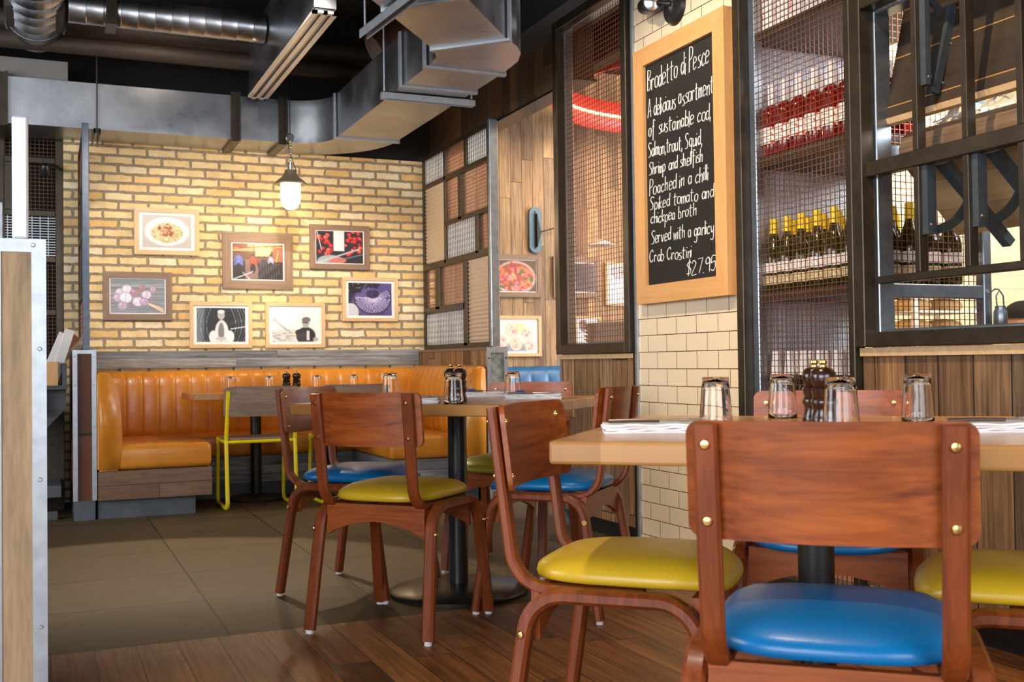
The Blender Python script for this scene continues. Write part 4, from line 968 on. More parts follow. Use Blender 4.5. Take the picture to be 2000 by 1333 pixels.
def p_dark():
    im = canvas((60, 44, 44)); el(im, .3, .5, .3, .4, (150, 96, 80)); el(im, .6, .4, .2, .4, (30, 26, 30)); return im
def print_mat():
    t = NT('printed_photograph'); n = t.new('ShaderNodeAttribute', attribute_name='ink'); m = t.done(n.outputs['Color'], 0.35, 0, 0.6); t.p.inputs['Coat Roughness'].default_value = 0.03; return m
M['print'] = print_mat()
def picture(label, x0, x1, z0, z1, fn, kind, bord=0.022, fw=0.032, group=None, wall=YB):
    w, h = x1-x0, z1-z0
    t = thing('framed_picture', label, 'picture', ((x0+x1)/2, wall, (z0+z1)/2), 0, group)
    fv, fh = ('oak', 'oak_x') if kind == 'oak' else ('taupe', 'taupe_x')
    for s in (-1, 1): obj('frame_stile', prism(B(), [(s*w/2, -h/2), (s*w/2, h/2), (s*(w/2-fw), h/2-fw), (s*(w/2-fw), -h/2+fw)], -0.026, -0.001, 1), fv, t)
    for s in (-1, 1): obj('frame_rail', prism(B(), [(-w/2, s*h/2), (w/2, s*h/2), (w/2-fw, s*(h/2-fw)), (-w/2+fw, s*(h/2-fw))], -0.026, -0.001, 1), fh, t)
    obj('mat_board', bx((-w/2+fw, -0.014, -h/2+fw), (w/2-fw, -0.006, h/2-fw)), 'print_white', t)
    im = fn(); grain_(im, 3); im = np.clip(im/255, 0, 1); lin = np.where(im <= 0.04045, im/12.92, ((im+0.055)/1.055)**2.4)
    a, b = w/2-fw-bord, h/2-fw-bord*0.8; me = D.meshes.new('print')
    vx = -a+2*a*(xx_)/(PW-1); vz = b-2*b*(yy_)/(PH-1)
    vs_ = np.stack([vx, np.full_like(vx, -0.0155), vz], -1).reshape(-1, 3); idx = (yy_*PW+xx_)[:-1, :-1].reshape(-1)
    fs = np.stack([idx, idx+PW, idx+PW+1, idx+1], -1)
    me.from_pydata(vs_.tolist(), [], fs.tolist()); at = me.color_attributes.new('ink', 'FLOAT_COLOR', 'POINT')
    at.data.foreach_set('color', np.concatenate([lin.reshape(-1, 3), np.ones((PW*PH, 1))], 1).astype(np.float32).reshape(-1))
    me.materials.append(M['print']); o = D.objects.new('print', me); COL.objects.link(o); o.parent = t
    return t
GB, GP = 'framed prints on the brick wall', 'framed prints in the next room'
picture('pale oak framed print of a risotto plate, topmost left on the brick', .585, 1.02, 1.684, 2.011, p_risotto, 'oak', group=GB)
picture('dark framed print of purple garlic bulbs, far left on the brick', .380, .833, 1.227, 1.560, p_garlic, 'taupe', .008, .042, group=GB)
picture('largest dark framed print of people in a kitchen, centre of the brick wall', 1.178, 1.682, 1.454, 1.852, p_kitchen, 'taupe', .010, .062, group=GB)
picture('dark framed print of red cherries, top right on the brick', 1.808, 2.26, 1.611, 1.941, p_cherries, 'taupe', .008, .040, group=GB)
picture('pale framed black and white print of a person in white coat', .950, 1.384, 1.031, 1.359, p_chef, 'oak', .022, .026, group=GB)
picture('pale framed black and white print of a capped person stretching an arm', 1.479, 1.916, 1.029, 1.359, p_man, 'oak', .022, .026, group=GB)
picture('pale framed print of pale radial ribs on violet, rightmost on the brick', 2.048, 2.48, 1.224, 1.556, p_fossil, 'oak', .022, .026, group=GB)
WP = YB-0.02
picture('taupe framed print of a bowl of pink stew on the plank wall', 3.22, 3.685, 1.420, 1.760, p_stew, 'taupe', .008, .040, group=GP, wall=WP)
picture('pale framed print of pink roses on the plank wall', 3.22, 3.675, 0.946, 1.272, p_roses, 'oak', .022, .026, group=GP, wall=WP)
picture('taupe framed print half hidden by the mesh window post', 3.79, 4.22, 1.420, 1.755, p_dark, 'taupe', .012, .042, group=GP, wall=WP)
picture('print with white glass reflection painted in, seen through the left of mesh window', 4.02+.25, 4.47+.2, 1.36, 1.72, p_pale, 'oak', .012, .02, group=GP, wall=WP)  # print made near white to stand for a reflection in its glass
picture('pale print low behind the stacked trays, through the mesh window', 3.98, 4.22, 0.92, 1.27, p_pale, 'oak', .012, .02, group=GP, wall=WP)
picture('dark print seen through the right of the mesh window', 4.85, 5.25, 1.38, 1.74, p_dark, 'oak', .05, .02, group=GP, wall=WP)

# ================================================================== CHALKBOARD
cb = thing('chalkboard', 'tall oak framed chalkboard menu handwritten in white on the tiled pier', 'chalkboard', (2.63, 4.02, 1.765))
def cpart(name, bm, m, par=cb, **kw): return obj(name, loc_bm(bm, 2.63, 4.02, 1.765), m, par, **kw)
Y0, Y1, Z0, Z1, fw = 3.655, 4.392, 1.166, 2.366, 0.084
for s, y in ((1, Y0), (-1, Y1)): cpart('frame_stile', prism(B(), [(y, Z0), (y, Z1), (y+s*fw, Z1-fw), (y+s*fw, Z0+fw)], 2.583, 2.628, 0), 'board_oak')
for s, z in ((1, Z0), (-1, Z1)): cpart('frame_rail', prism(B(), [(Y0, z), (Y1, z), (Y1-fw, z+s*fw), (Y0+fw, z+s*fw)], 2.583, 2.628, 0), 'board_oak_y')
cpart('slate', bx((2.600, Y0+fw, Z0+fw), (2.62, Y1-fw, Z1-fw)), 'chalkboard')
GL = {'B': [(0,0,0,11),(0,11,5,10,4,7,0,6,5,5,6,2,3,0,0,0)], 'r': [(0,0,0,6),(0,4,2,6,4,5)], 'o': [(3,6,0,5,0,1,3,0,5,2,5,5,3,6)], 'd': [(5,5,2,6,0,3,2,0,5,2),(5,11,5,0)], 'e': [(0,3,5,4,4,6,1,6,0,3,1,0,5,1)],
 't': [(2,10,2,1,4,0),(0,7,5,7)], 'i': [(0,6,0,0),(0,8.5,0.2,9)], 'P': [(0,-1,0,12),(0,12,5,11,5,7,0,5)], 's': [(4,6,1,5.5,1,4,4,2.5,4,.5,0,0)], 'c': [(5,5,3,6,0,3,2,0,5,1)], 'A': [(0,0,3,12,6,0),(1,4,6,4)], 'l': [(0,11,0,0)],
 'u': [(0,6,0,1,2,0,5,2),(5,6,5,0)], 'm': [(0,6,0,0),(0,4,2,6,3,5,3,0),(3,4,5,6,6,5,6,0)], 'n': [(0,6,0,0),(0,4,3,6,4,5,4,0)], 'f': [(5,10,3,11,2,9,2,-4),(0,6,4,6)], 'b': [(0,11,0,0),(0,1,3,0,5,3,3,6,0,5)], 'C': [(6,9,4,11,0,8,0,3,3,0,6,2)],
 ',': [(1,1,0,-2)], 'S': [(6,10,3,11,0,9,2,6.5,5,4,4,.5,0,0)], 'q': [(5,5,2,6,0,3,2,0,5,2),(5,6,5,-5,6,-4)], 'h': [(0,11,0,0),(0,4,3,6,4,5,4,0)], 'k': [(0,11,0,0),(4,6,0,3,4,0)], 'g': [(5,5,2,6,0,3,2,0,5,2),(5,6,5,-3,3,-5,0,-4)],
 'y': [(0,6,1,2,3,1,5,3),(5,6,5,-3,3,-5,0,-4)], 'w': [(0,6,1,0,3,5,5,0,6,6)], 'v': [(0,6,2,0,5,6)], 'p': [(0,6,0,-5),(0,5,3,6,5,3,3,0,0,1)], 'a': [(5,5,2,6,0,3,2,0,5,2),(5,6,5,0)], '$': [(5,9,3,10,0,8,2,6,5,4,4,1,0,1),(3,12,2,-1)],
 '2': [(0,9,2,11,5,9,4,6,0,0,6,0)], '7': [(0,11,6,11,2,0)], '.': [(0,0,.4,.4)], '9': [(5,8,3,11,0,9,1,6,5,7),(5,10,5,0)], '5': [(5,11,1,11,0,6,4,7,5,3,3,0,0,1)]}
def smooth_poly(p, straight):
    p = [Vector((p[i], p[i+1])) for i in range(0, len(p), 2)]
    if len(p) < 3 or straight: return p
    out = []
    for i in range(len(p)-1):
        a = p[max(0, i-1)]; b = p[i]; c = p[i+1]; d = p[min(len(p)-1, i+2)]
        for k in range(5):
            t = k/5; out.append(0.5*((2*b)+(c-a)*t+(2*a-5*b+4*c-d)*t*t+(3*b-a-3*c+d)*t**3))
    out.append(p[-1]); return out
for text, ya, za, yb_, zb_, hgt in [('Brodetto di Pesce', 4.290, 2.160, 3.785, 2.163, .094), ('A delicious assortment', 4.290, 2.035, 3.760, 2.029, .078), ('of sustainable cod,', 4.285, 1.945, 3.780, 1.922, .07), ('Salmon,trout, Squid,', 4.290, 1.851, 3.850, 1.827, .066),
    ('Shrimp and shellfish', 4.285, 1.768, 3.849, 1.752, .058), ('Poached in a chilli', 4.285, 1.672, 3.809, 1.668, .066), ('Spiked tomato and', 4.280, 1.602, 3.772, 1.586, .058), ('chickpea broth', 4.278, 1.537, 3.907, 1.528, .056),
    ('Served with a garlicy', 4.276, 1.445, 3.772, 1.436, .060), ('Crab Crostini', 4.290, 1.357, 3.945, 1.350, .056), ('$27.95', 3.985, 1.272, 3.768, 1.278, .062)]:
    tot = 0; pos = []
    for ch in text:
        if ch == ' ': tot += 5; pos.append(None); continue
        wd = max(max(s[0::2]) for s in GL[ch]); pos.append(tot); tot += wd+2.0
    sc = (ya-yb_)/(tot-2); q = B(); sy = hgt/11
    for ch, p in zip(text, pos):
        if p is None: continue
        jx, jz = rng.randn()*.35, rng.randn()*.35; wob = 1+rng.randn()*.05
        for s in GL[ch]:
            pts = []
            for v in smooth_poly(s, ch in 'A7wk'):
                u = (p+v.x*wob+jx+v.y*0.10)*sc; f = u/(ya-yb_)
                pts.append((2.5985, ya-u, za+(zb_-za)*f+(v.y+jz)*sy))
            tube(q, pts, 0.0021, 5)
    cpart('chalk_lettering', q, 'chalk')
# twin emergency spot above
es = thing('emergency_spotlight', 'black wall spotlight with clear lens above the chalkboard', 'light', (2.63, 4.085, 2.50))
obj('mounting_disc', lathe(B(), [(0.0, -0.03), (0.05, -0.03), (0.075, -0.02), (0.085, -0.002), (0.0, -0.002)], 28, (0, 0, 0), 'X'), 'black_paint', es, True)
obj('arm', tube(B(), [(-0.025, 0.0, 0.01), (-0.055, 0.04, 0.025), (-0.065, 0.09, 0.035)], 0.013, 10), 'black_paint', es, True)
hd = Matrix.Translation((-0.07, 0.125, 0.04)) @ Matrix.Rotation(R(-14), 4, 'Z') @ Matrix.Rotation(R(8), 4, 'X')
q = lathe(B(), [(0.0, 0.07), (0.03, 0.07), (0.036, 0.05), (0.038, -0.03), (0.047, -0.045), (0.047, -0.075), (0.041, -0.075), (0.04, -0.06), (0.0, -0.06)], 26, (0, 0, 0), 'Y'); bmesh.ops.transform(q, matrix=hd, verts=q.verts[:]); h_ = obj('lamp_head', q, 'black_paint', es, True)
q = lathe(B(), [(0.0, -0.072), (0.02, -0.071), (0.04, -0.066), (0.04, -0.062), (0.0, -0.062)], 26, (0, 0, 0), 'Y'); bmesh.ops.transform(q, matrix=hd, verts=q.verts[:]); obj('lens', q, 'chrome', h_, True)

# ================================================================== WINE CABINET
wc = thing('wine_cabinet', 'steel cabinet of wine bottles behind copper wire mesh, right of the tiled pier', 'cabinet', (2.93, 3.27, 0))
def wpart(name, bm, m, par=wc, **kw): return obj(name, loc_bm(bm, 2.93, 3.27, 0), m, par, **kw)
q = B(); box(q, (2.60, 3.575, 0), (2.65, 3.622, 3.0), bevel=0.003, seg=1); box(q, (2.60, 2.934, 0), (2.65, 2.965, 3.0), bevel=0.003, seg=1); box(q, (2.60, 2.965, 0), (2.65, 3.575, 0.06)); wpart('front_frame', q, 'steel')
wpart('inner_frame', bx((2.645, 3.535, 0.06), (2.685, 3.575, 3.0), bevel=0.003, seg=1), 'steel_light')
wpart('wire_mesh', wire_grid(B(), (2.648, 2.966, 0.06), (0, 1, 0), (0, 0, 1), 0.60, 2.94, 0.0245, 0.0235, 0.0013), 'copper_wire')
q = B()
for x in (2.69, 3.19): box(q, (x, 2.905, 0), (x+0.04, 2.945, 3.0), bevel=0.003, seg=1)
for z in (1.112, 1.606): box(q, (2.73, 2.908, z), (3.19, 2.942, z+0.05), bevel=0.003, seg=1)
wpart('side_frame', q, 'steel_light')
wpart('wire_mesh', wire_grid(B(), (2.73, 2.925, 0.06), (1, 0, 0), (0, 0, 1), 0.46, 2.4, 0.0245, 0.0235, 0.0013), 'copper_wire')
for z in (0.632, 1.168, 1.712, 2.222):
    wpart('shelf', bx((2.662, 2.95, z-0.03), (3.22, 3.60, z-0.003)), plain('shelf_grey', L(96, 100, 106), 0.6) if 'shelf_grey' not in D.materials else D.materials['shelf_grey'])
    wpart('shelf_lip', bx((2.655, 2.966, z-0.034), (2.663, 3.575, z)), 'dark_pipe')
wpart('side_panel', bx((2.69, 3.604, 0), (3.24, 3.622, 3.0)), plain('pale_side_panel', L(216, 222, 230), 0.35, var=0.03))
wpart('wire_mesh', wire_grid(B(), (2.69, 3.596, 0.06), (1, 0, 0), (0, 0, 1), 0.54, 2.9, 0.0255, 0.0235, 0.0013), 'strut')
BG = glass('green_bottle_glass', L(70, 84, 24), 0.02, 1.3); BD = plain('dark_bottle_glass', L(20, 22, 14), 0.08, 0, coat=0.5)
RG = plain('rose_wine', L(150, 24, 18), 0.08, 0, coat=0.6, var=0.1)
RG.node_tree.nodes['Principled BSDF'].inputs['Transmission Weight'].default_value = 0.55
BG2 = plain('olive_bottle_glass', L(44, 52, 14), 0.08, 0, coat=0.5, var=0.1); BG2.node_tree.nodes['Principled BSDF'].inputs['Transmission Weight'].default_value = 0.35
def label_mat(name, dots):
    t = NT(name); o = t.obj(); v = t.noise(o, 60, 1); c = t.ramp(v, [(0.60, L(236, 228, 222)), (0.66, dots)]); return t.done(c, 0.6)
LR = label_mat('rose_label', L(214, 70, 40)); LW = label_mat('white_label', L(206, 196, 176)); LC = plain('cream_label', L(206, 190, 150), 0.6)
def bottle(kind):
    t = thing('wine_bottle', '', 'bottle')
    if kind == 'rose':
        obj('bottle_glass', lathe(B(), [(0.0, 0.0), (0.038, 0.0), (0.041, 0.006), (0.041, 0.172), (0.036, 0.196), (0.022, 0.208), (0.014, 0.214), (0.014, 0.29), (0.0, 0.29)], 20), RG, t, True)
        obj('wine_label', lathe(B(), [(0.0415, 0.055), (0.0418, 0.055), (0.0418, 0.122), (0.0415, 0.122)], 20, cap=False), LR, t, True)
        obj('capsule', lathe(B(), [(0.0, 0.301), (0.0155, 0.30), (0.0155, 0.216), (0.0, 0.216)], 16), 'cloth', t, True)
        obj('neck_ring', lathe(B(), [(0.014, 0.206), (0.020, 0.206), (0.020, 0.212), (0.014, 0.212)], 16, cap=False), RG, t, True)
    else:
        cap = M['yellow_cap'] if kind == 'yellow' else M['cloth']
        obj('bottle_glass', lathe(B(), [(0.0, 0.0), (0.038, 0.0), (0.041, 0.005), (0.041, 0.15), (0.036, 0.175), (0.024, 0.205), (0.0165, 0.23), (0.0145, 0.26), (0.0145, 0.29), (0.0, 0.29)], 20), BG2 if kind == 'yellow' else BD, t, True)
        obj('wine_label', lathe(B(), [(0.0415, 0.078), (0.0418, 0.078), (0.0418, 0.118), (0.0415, 0.118)], 20, cap=False), LW, t, True)
        obj('wine_label', lathe(B(), [(0.0415, 0.030), (0.0418, 0.030), (0.0418, 0.066), (0.0415, 0.066)], 20, cap=False), LC, t, True)
        h0 = 0.238 if kind == 'yellow' else 0.205
        obj('capsule', lathe(B(), [(0.0, 0.299), (0.0155, 0.298), (0.0165, 0.285), (0.0155, 0.28), (0.0175 if kind == 'yellow' else 0.0245, h0), (0.0, h0)], 16), cap, t, True)
    return t
M['yellow_cap'] = plain('yellow_capsule', L(246, 206, 16), 0.4)
def rack(kind, z, nm, shelf, group, nx=5):
    base = None
    for i in range(nx):
        x = 2.715+0.098*i
        row = ['front row', 'second row', 'third row', 'fourth row', 'back row'][i]
        for j in range(7):
            y = 3.518-0.0885*j+(0.006*math.sin(3*i+j))
            lab = '%s, %s from left, %s, %s' % (nm, ORD[j], row, shelf)
            if base is None: base = bottle(kind); base.location = (x, y, z); tag(base, lab, None, group)
            else: dup(base, (x, y, z), random.random()*0.6-0.3, lab)
rack('rose', 1.712, 'rosé bottle with white capsule', 'upper bottle shelf', 'rosé bottles on the upper shelf', 3)
rack('yellow', 1.168, 'green bottle with yellow capsule', 'middle bottle shelf', 'yellow capped bottles on the middle shelf')
rack('dark', 0.632, 'dark bottle with white capsule', 'lowest bottle shelf', 'white capped bottles on the lowest shelf', 3)
PM = label_mat('pink_patterned_paper', L(222, 96, 96))
pk = None
for j in range(7):
    lab = 'pink and cream patterned packet, %s from the left on the top shelf' % ORD[j]
    if pk is None:
        pk = thing('paper_packet', lab, 'packet', (2.73, 3.51, 2.222), 0, 'pink packets on the top shelf')
        obj('packet_body', bx((-0.04, -0.04, 0), (0.04, 0.04, 0.26), bevel=0.008), PM, pk); obj('packet_fold', bx((-0.03, -0.012, 0.26), (0.03, 0.012, 0.30), bevel=0.004), PM, pk)
    else: dup(pk, (2.73, 3.51-0.088*j, 2.222), random.random()*0.2, lab)

# ================================================================== HATCH SHUTTERS
M['shutter_dark'] = planks('dark_shutter_boards', [L(62, 48, 34), L(52, 40, 28)], 2, 1, 0.178, 6, 0.55, 1.775, gap=0.012, grain=0.5, gapcol=L(168, 122, 66), bump=0.1)
sa = thing('hatch_shutter', 'upper dark boarded shutter tilted inward in the service hatch', 'shutter', (2.72, 1.0, 1.73))
def apart(name, bm, m, par=sa, **kw): return obj(name, loc_bm(bm, 2.72, 1.0, 0), m, par, loc=(0, 0, -1.73), **kw)
apart('board', prism(B(), [(2.704, 1.735), (2.845, 2.29), (2.873, 2.283), (2.732, 1.728)], -1.0, 2.88, 1), 'shutter_dark')
apart('bottom_edge', prism(B(), [(2.712, 1.716), (2.704, 1.735), (2.732, 1.728), (2.736, 1.712)], -1.0, 2.872, 1), 'oak_x')
M['bracket_steel'] = plain('bracket_steel', L(72, 80, 86), 0.42, 0.35, var=0.15)
def bracket(par, y, up):
    q = B()
    if up:
        prism(q, [(2.640, 1.79), (2.662, 1.79), (2.662, 2.105), (2.640, 2.105)], y-0.02, y+0.006, 1)
        prism(q, [(2.672, 1.77), (2.700, 1.763), (2.798, 2.06), (2.765, 2.07)], y-0.016, y+0.002, 1)
        ar = [(2.652+0.30*math.sin(R(a))*0.5, 1.78+0.31*math.cos(R(a))) for a in range(0, 29, 4)]
        prism(q, ar+[(x-0.004, z-0.024) for x, z in ar[::-1]], y-0.012, y+0.0, 1)
    else:
        prism(q, [(2.636, 1.30), (2.674, 1.30), (2.674, 1.526), (2.636, 1.526)], y-0.02, y+0.006, 1)
        prism(q, [(2.695, 1.530), (2.735, 1.545), (3.015, 1.292), (2.992, 1.270)], y-0.03, y+0.004, 1)
        ar = [(2.655+0.215*math.sin(R(a)), 1.515-0.215*math.cos(R(a))) for a in range(0, 66, 5)]
        prism(q, ar+[(x-0.03*math.sin(R(5*i)), z+0.03*math.cos(R(5*i))) for i, (x, z) in list(enumerate(ar))[::-1]], y-0.012, y+0.0, 1)
    b = (apart if up else bpart2)('bracket', q, 'bracket_steel')
    for p in ([(2.655, 1.815), (2.716, 1.80), (2.757, 1.935), (2.79, 2.06)] if up else [(2.652, 1.331)]):
        q = lathe(B(), [(0.0, -0.006), (0.006, -0.005), (0.008, 0.0), (0.0, 0.0)], 12, (p[0], y-0.02, p[1]), 'Y'); (apart if up else bpart2)('bolt', q, 'chrome', b, smooth=True).location = (0, 0, 0)
sb_ = thing('hatch_shutter', 'lower pale oak shutter slanting down into the kitchen in the service hatch', 'shutter', (2.9, 1.0, 1.5))
def bpart2(name, bm, m, par=None, **kw): return obj(name, loc_bm(bm, 2.9, 1.0, 0), m, par or sb_, loc=(0, 0, -1.5), **kw)
bpart2('board', prism(B(), [(2.768, 1.575), (3.012, 1.335), (3.05, 1.37), (2.83, 1.63)], -1.0, 2.86, 1), planks('pale_oak_boards', [L(196, 168, 124), L(206, 178, 134), L(188, 158, 116)], 2, 1, 0.09, 6, 0.5, 1.33, gap=0.008, grain=0.25, gapcol=L(130, 104, 70), bump=0.05))
bpart2('bullnose', prism(B(), [(2.752, 1.592), (2.750, 1.628), (2.765, 1.668), (2.795, 1.692), (2.835, 1.690), (2.85, 1.65), (2.83, 1.60), (2.775, 1.568)], -1.0, 2.862, 1), planks('grey_driftwood', [L(136, 112, 86), L(120, 98, 76)], 2, 1, 0.5, 6, 0.7, 0, grain=0.7), smooth=True)
for y in (2.64, 2.02): bracket(sa, y, True)
for y in (2.64, 2.435, 2.23): bracket(sb_, y, False)
# crumpled plastic film on top of the lower shutter
q = B(); n, m_ = 46, 9; g = []
for i in range(n+1):
    y = 2.72-1.5*i/n; rr = []
    for j in range(m_+1):
        f = j/m_; h = 0.075*math.sin(math.pi*f)**0.7*(0.55+0.45*abs(math.sin(i*0.9)+0.4*math.sin(i*2.3+j)))*min(1, i/3)
        rr.append(q.verts.new((2.775+0.10*f+0.012*rng.randn()*(0 < j < m_), y+0.008*rng.randn(), 1.692+h+0.006*abs(rng.randn()))))
    g.append(rr)
for i in range(n):
    for j in range(m_): q.faces.new((g[i][j], g[i+1][j], g[i+1][j+1], g[i][j+1]))
PF = plain('plastic_film', L(226, 232, 236), 0.12, 0, coat=0.5, var=0.02)
PF.node_tree.nodes['Principled BSDF'].inputs['Transmission Weight'].default_value = 0.75; PF.node_tree.nodes['Principled BSDF'].inputs['IOR'].default_value = 1.1
o = obj('plastic_film', q, PF); tag(o, 'crumpled clear plastic film lying on the lower oak shutter', 'plastic')

# ================================================================== KITCHEN
def head_body():
    t = thing('person', 'person low behind the hatch sill at the right edge, dark hair, dark top', 'person', (4.66, 4.067, 0), R(246))
    me = D.meshes.new('body')
    V = [(0, 0, 0.52), (0, 0.02, 0.72), (0, 0.03, 0.88), (0, 0.05, 0.945), (0, 0.065, 1.02), (0, 0.058, 1.155), (.19, .03, .88), (.25, .12, .66), (.2, .32, .62), (-.19, .03, .88), (-.25, .12, .66), (-.2, .32, .62), (.1, .02, .48), (.13, .40, .48), (.13, .42, .05), (-.1, .02, .48), (-.13, .40, .48), (-.13, .42, .05), (.13, .5, .04), (-.13, .5, .04)]
    E_ = [(0, 1), (1, 2), (2, 3), (3, 4), (4, 5), (2, 6), (6, 7), (7, 8), (2, 9), (9, 10), (10, 11), (0, 12), (12, 13), (13, 14), (0, 15), (15, 16), (16, 17), (14, 18), (17, 19)]
    rad = [.14, .14, .13, .06, .10, .10, .06, .045, .03, .06, .045, .03, .08, .06, .045, .08, .06, .045, .035, .035]
    me.from_pydata(V, E_, []); o = D.objects.new('body', me); COL.objects.link(o); o.parent = t
    md = o.modifiers.new('skin', 'SKIN'); o.modifiers.new('sub', 'SUBSURF').levels = 1; o.modifiers['sub'].render_levels = 2
    for i, v in enumerate(me.skin_vertices[0].data): v.radius = (rad[i], rad[i]*(0.8 if i in (0, 1, 2) else 1)); v.use_root = (i == 0)
    sk = NT('skin_and_shirt'); x = sk.xyz(sk.obj()); me.materials.append(sk.done(sk.mix(sk.math('GREATER_THAN', x[2], 0.935), L(60, 60, 66), L(214, 150, 116)), 0.6))
    q = B(); bmesh.ops.create_uvsphere(q, u_segments=24, v_segments=14, radius=1.0)
    for v in q.verts:
        v.co = Vector((v.co.x*0.094, v.co.y*0.108+0.058, v.co.z*0.095+1.095))
    bmesh.ops.delete(q, geom=[v for v in q.verts if v.co.z < 1.085 or (v.co.y > 0.10 and v.co.z < 1.14)], context='VERTS')
    obj('hair', q, plain('dark_hair', L(12, 9, 8), 0.8, spec=0.2), t, 'all')
    for s in (-1, 1):
        q = B(); bmesh.ops.create_uvsphere(q, u_segments=10, v_segments=8, radius=1.0)
        for v in q.verts: v.co = Vector((s*0.09+v.co.x*0.012, 0.07+v.co.y*0.022, 1.045+v.co.z*0.032))
        obj('ear', q, plain('ear_skin', L(214, 150, 116), 0.6) if 'ear_skin' not in D.materials else D.materials['ear_skin'], t, 'all')
    q = B(); tube(q, [(0, .135, 1.06), (0, .165, 1.02), (0, .145, 1.01)], [.01, .016, .012], 8); obj('nose', q, D.materials['ear_skin'], t, 'all')
    for s in (-1, 1):
        q = B(); bmesh.ops.create_uvsphere(q, u_segments=8, v_segments=6, radius=0.011, matrix=Matrix.Translation((s*0.032, 0.135, 1.055))); obj('eye', q, 'black_paint', t, 'all')
    q = B(); tube(q, [(-.025, .132, .985), (0, .142, .983), (.025, .132, .985)], .006, 6); obj('mouth', q, plain('lips', L(170, 90, 80), 0.5), t, 'all')
    st = thing('kitchen_stool', 'low black stool under the person behind the hatch', 'stool', (4.66, 4.067, 0))
    obj('seat', lathe(B(), [(0.0, 0.36), (0.17, 0.36), (0.17, 0.395), (0.0, 0.395)], 24), 'black_paint', st)
    for k in range(4):
        a = R(45+90*k); obj('leg', tube(B(), [(0.12*math.cos(a), 0.12*math.sin(a), 0.36), (0.17*math.cos(a), 0.17*math.sin(a), 0)], 0.014, 8), 'steel_light', st)
head_body()
br_ = thing('bread_rack', 'white wire rack of loaves seen through the lower cabinet mesh', 'rack', (3.95, 3.95, 0))
q = B()
for x in (-0.2, 0.2):
    for y in (-0.13, 0.13): box(q, (x-0.012, y-0.012, 0), (x+0.012, y+0.012, 1.5))
obj('post', q, 'white_plastic', br_)
lf = None
for k, z in enumerate((0.92, 1.02, 1.12, 1.22)):
    obj('shelf', bx((-0.2, -0.14, z-0.012), (0.2, 0.14, z)), 'white_plastic', br_)
    for s in (-1, 1):
        lab = '%s loaf on the %s rack shelf from below, behind the cabinet mesh' % ('left' if s < 0 else 'right', ORD[k])
        if lf is None:
            q = B(); bmesh.ops.create_uvsphere(q, u_segments=20, v_segments=12, radius=1.0)
            for v in q.verts: v.co = Vector((v.co.x*0.08, v.co.y*0.11, max(0, v.co.z*0.04+0.026)))
            lf = obj('bread_loaf', q, plain('bread_crust', L(206, 168, 116), 0.7, var=0.15), None, 'all', (3.95-0.1, 3.95, z)); tag(lf, lab, 'bread', 'loaves on the rack')
        else:
            o = lf.copy(); COL.objects.link(o); o.location = (3.95+0.1*s, 3.95, z); o['label'] = lab
jg = thing('steel_jug', 'small steel jug hooked on the far cabinet post', 'jug', (3.232, 2.872, 1.012))
obj('jug_body', lathe(B(), [(0.0, 0.0), (0.02, 0.0), (0.025, 0.01), (0.024, 0.05), (0.018, 0.065), (0.02, 0.072), (0.0, 0.07)], 20), 'steel_light', jg, True)
obj('handle', tube(B(), [(-0.016, 0, 0.068), (-0.02, 0, 0.11), (-0.002, 0, 0.13), (0.016, 0, 0.11), (0.018, 0, 0.068)], 0.003, 8), 'steel_light', jg, True)
obj('hook', tube(B(), [(-0.02, 0.034, 0.12), (-0.01, 0.012, 0.136), (-0.002, 0, 0.132)], 0.003, 6), 'steel_light', jg, True)

# ================================================================== NEXT ROOM
bb = thing('booth_bench', 'blue leather booth bench with channelled back in the next room', 'bench', (3.4, 7.5, 0))
obj('backrest', loc_bm(backrest((2.80, YB-0.022, 0), (1, 0, 0), (0, -1, 0), 1.5, 0.15, 0.1, z1=0.865), 3.4, 7.5, 0), 'blue_leather', bb, 'all')
obj('seat_cushion', loc_bm(bx((2.80, 7.25, 0.3), (4.3, 7.68, 0.44), bevel=0.03), 3.4, 7.5, 0), 'blue_leather', bb, 'all')
obj('plinth', loc_bm(bx((2.80, 7.30, 0), (4.3, 7.7, 0.3)), 3.4, 7.5, 0), 'kick', bb)
ck = thing('wall_hook', 'blue oval wall plate with black hook and rod on the plank wall', 'hook', (3.633, WP, 1.963))
q = B(); pl_ = [(0.055*math.cos(R(a)), 0.13+0.055*math.sin(R(a))) for a in range(0, 181, 12)]+[(0.055*math.cos(R(a)), -0.13+0.055*math.sin(R(a))) for a in range(180, 361, 12)]
obj('plate', prism(q, pl_, -0.03, 0, 1), plain('blue_grey_plate', L(78, 112, 136), 0.5), ck)
q = B(); box(q, (-0.012, -0.034, -0.15), (0.004, -0.03, 0.15)); prism(q, [(0.0, 0.13), (0.035, -0.02), (0.004, -0.14), (0.0, -0.14)], -0.06, -0.034, 1); obj('hook_arm', q, 'black_paint', ck)
obj('rod', tube(B(), [(0.03, -0.045, -0.02), (0.30, -0.09, 0.06)], 0.005, 6), 'black_paint', ck)
dr = thing('ring_light', 'large red drum shade with glowing strip hanging in the next room', 'lamp', (4.41, 6.25, 2.73))
q = B(); seg = 80; rings = []
for r_, z in ((1.22, 0.0), (1.25, 0.25), (1.235, 0.25), (1.205, 0.0)): rings.append([(r_*math.cos(2*math.pi*k/seg), r_*math.sin(2*math.pi*k/seg), z) for k in range(seg)])
rings.append(rings[0]); RD = plain('red_shade', L(226, 62, 52), 0.45); obj('drum_shade', ring_loft(q, rings, False), RD, dr, 'all')
q = B(); tube(q, [(1.212*math.cos(2*math.pi*k/seg), 1.212*math.sin(2*math.pi*k/seg), 0.13) for k in range(seg+1)], 0.010, 8); obj('light_strip', q, emit('strip_glow', (1.0, 0.62, 0.25, 1), 14.0), dr, 'all')
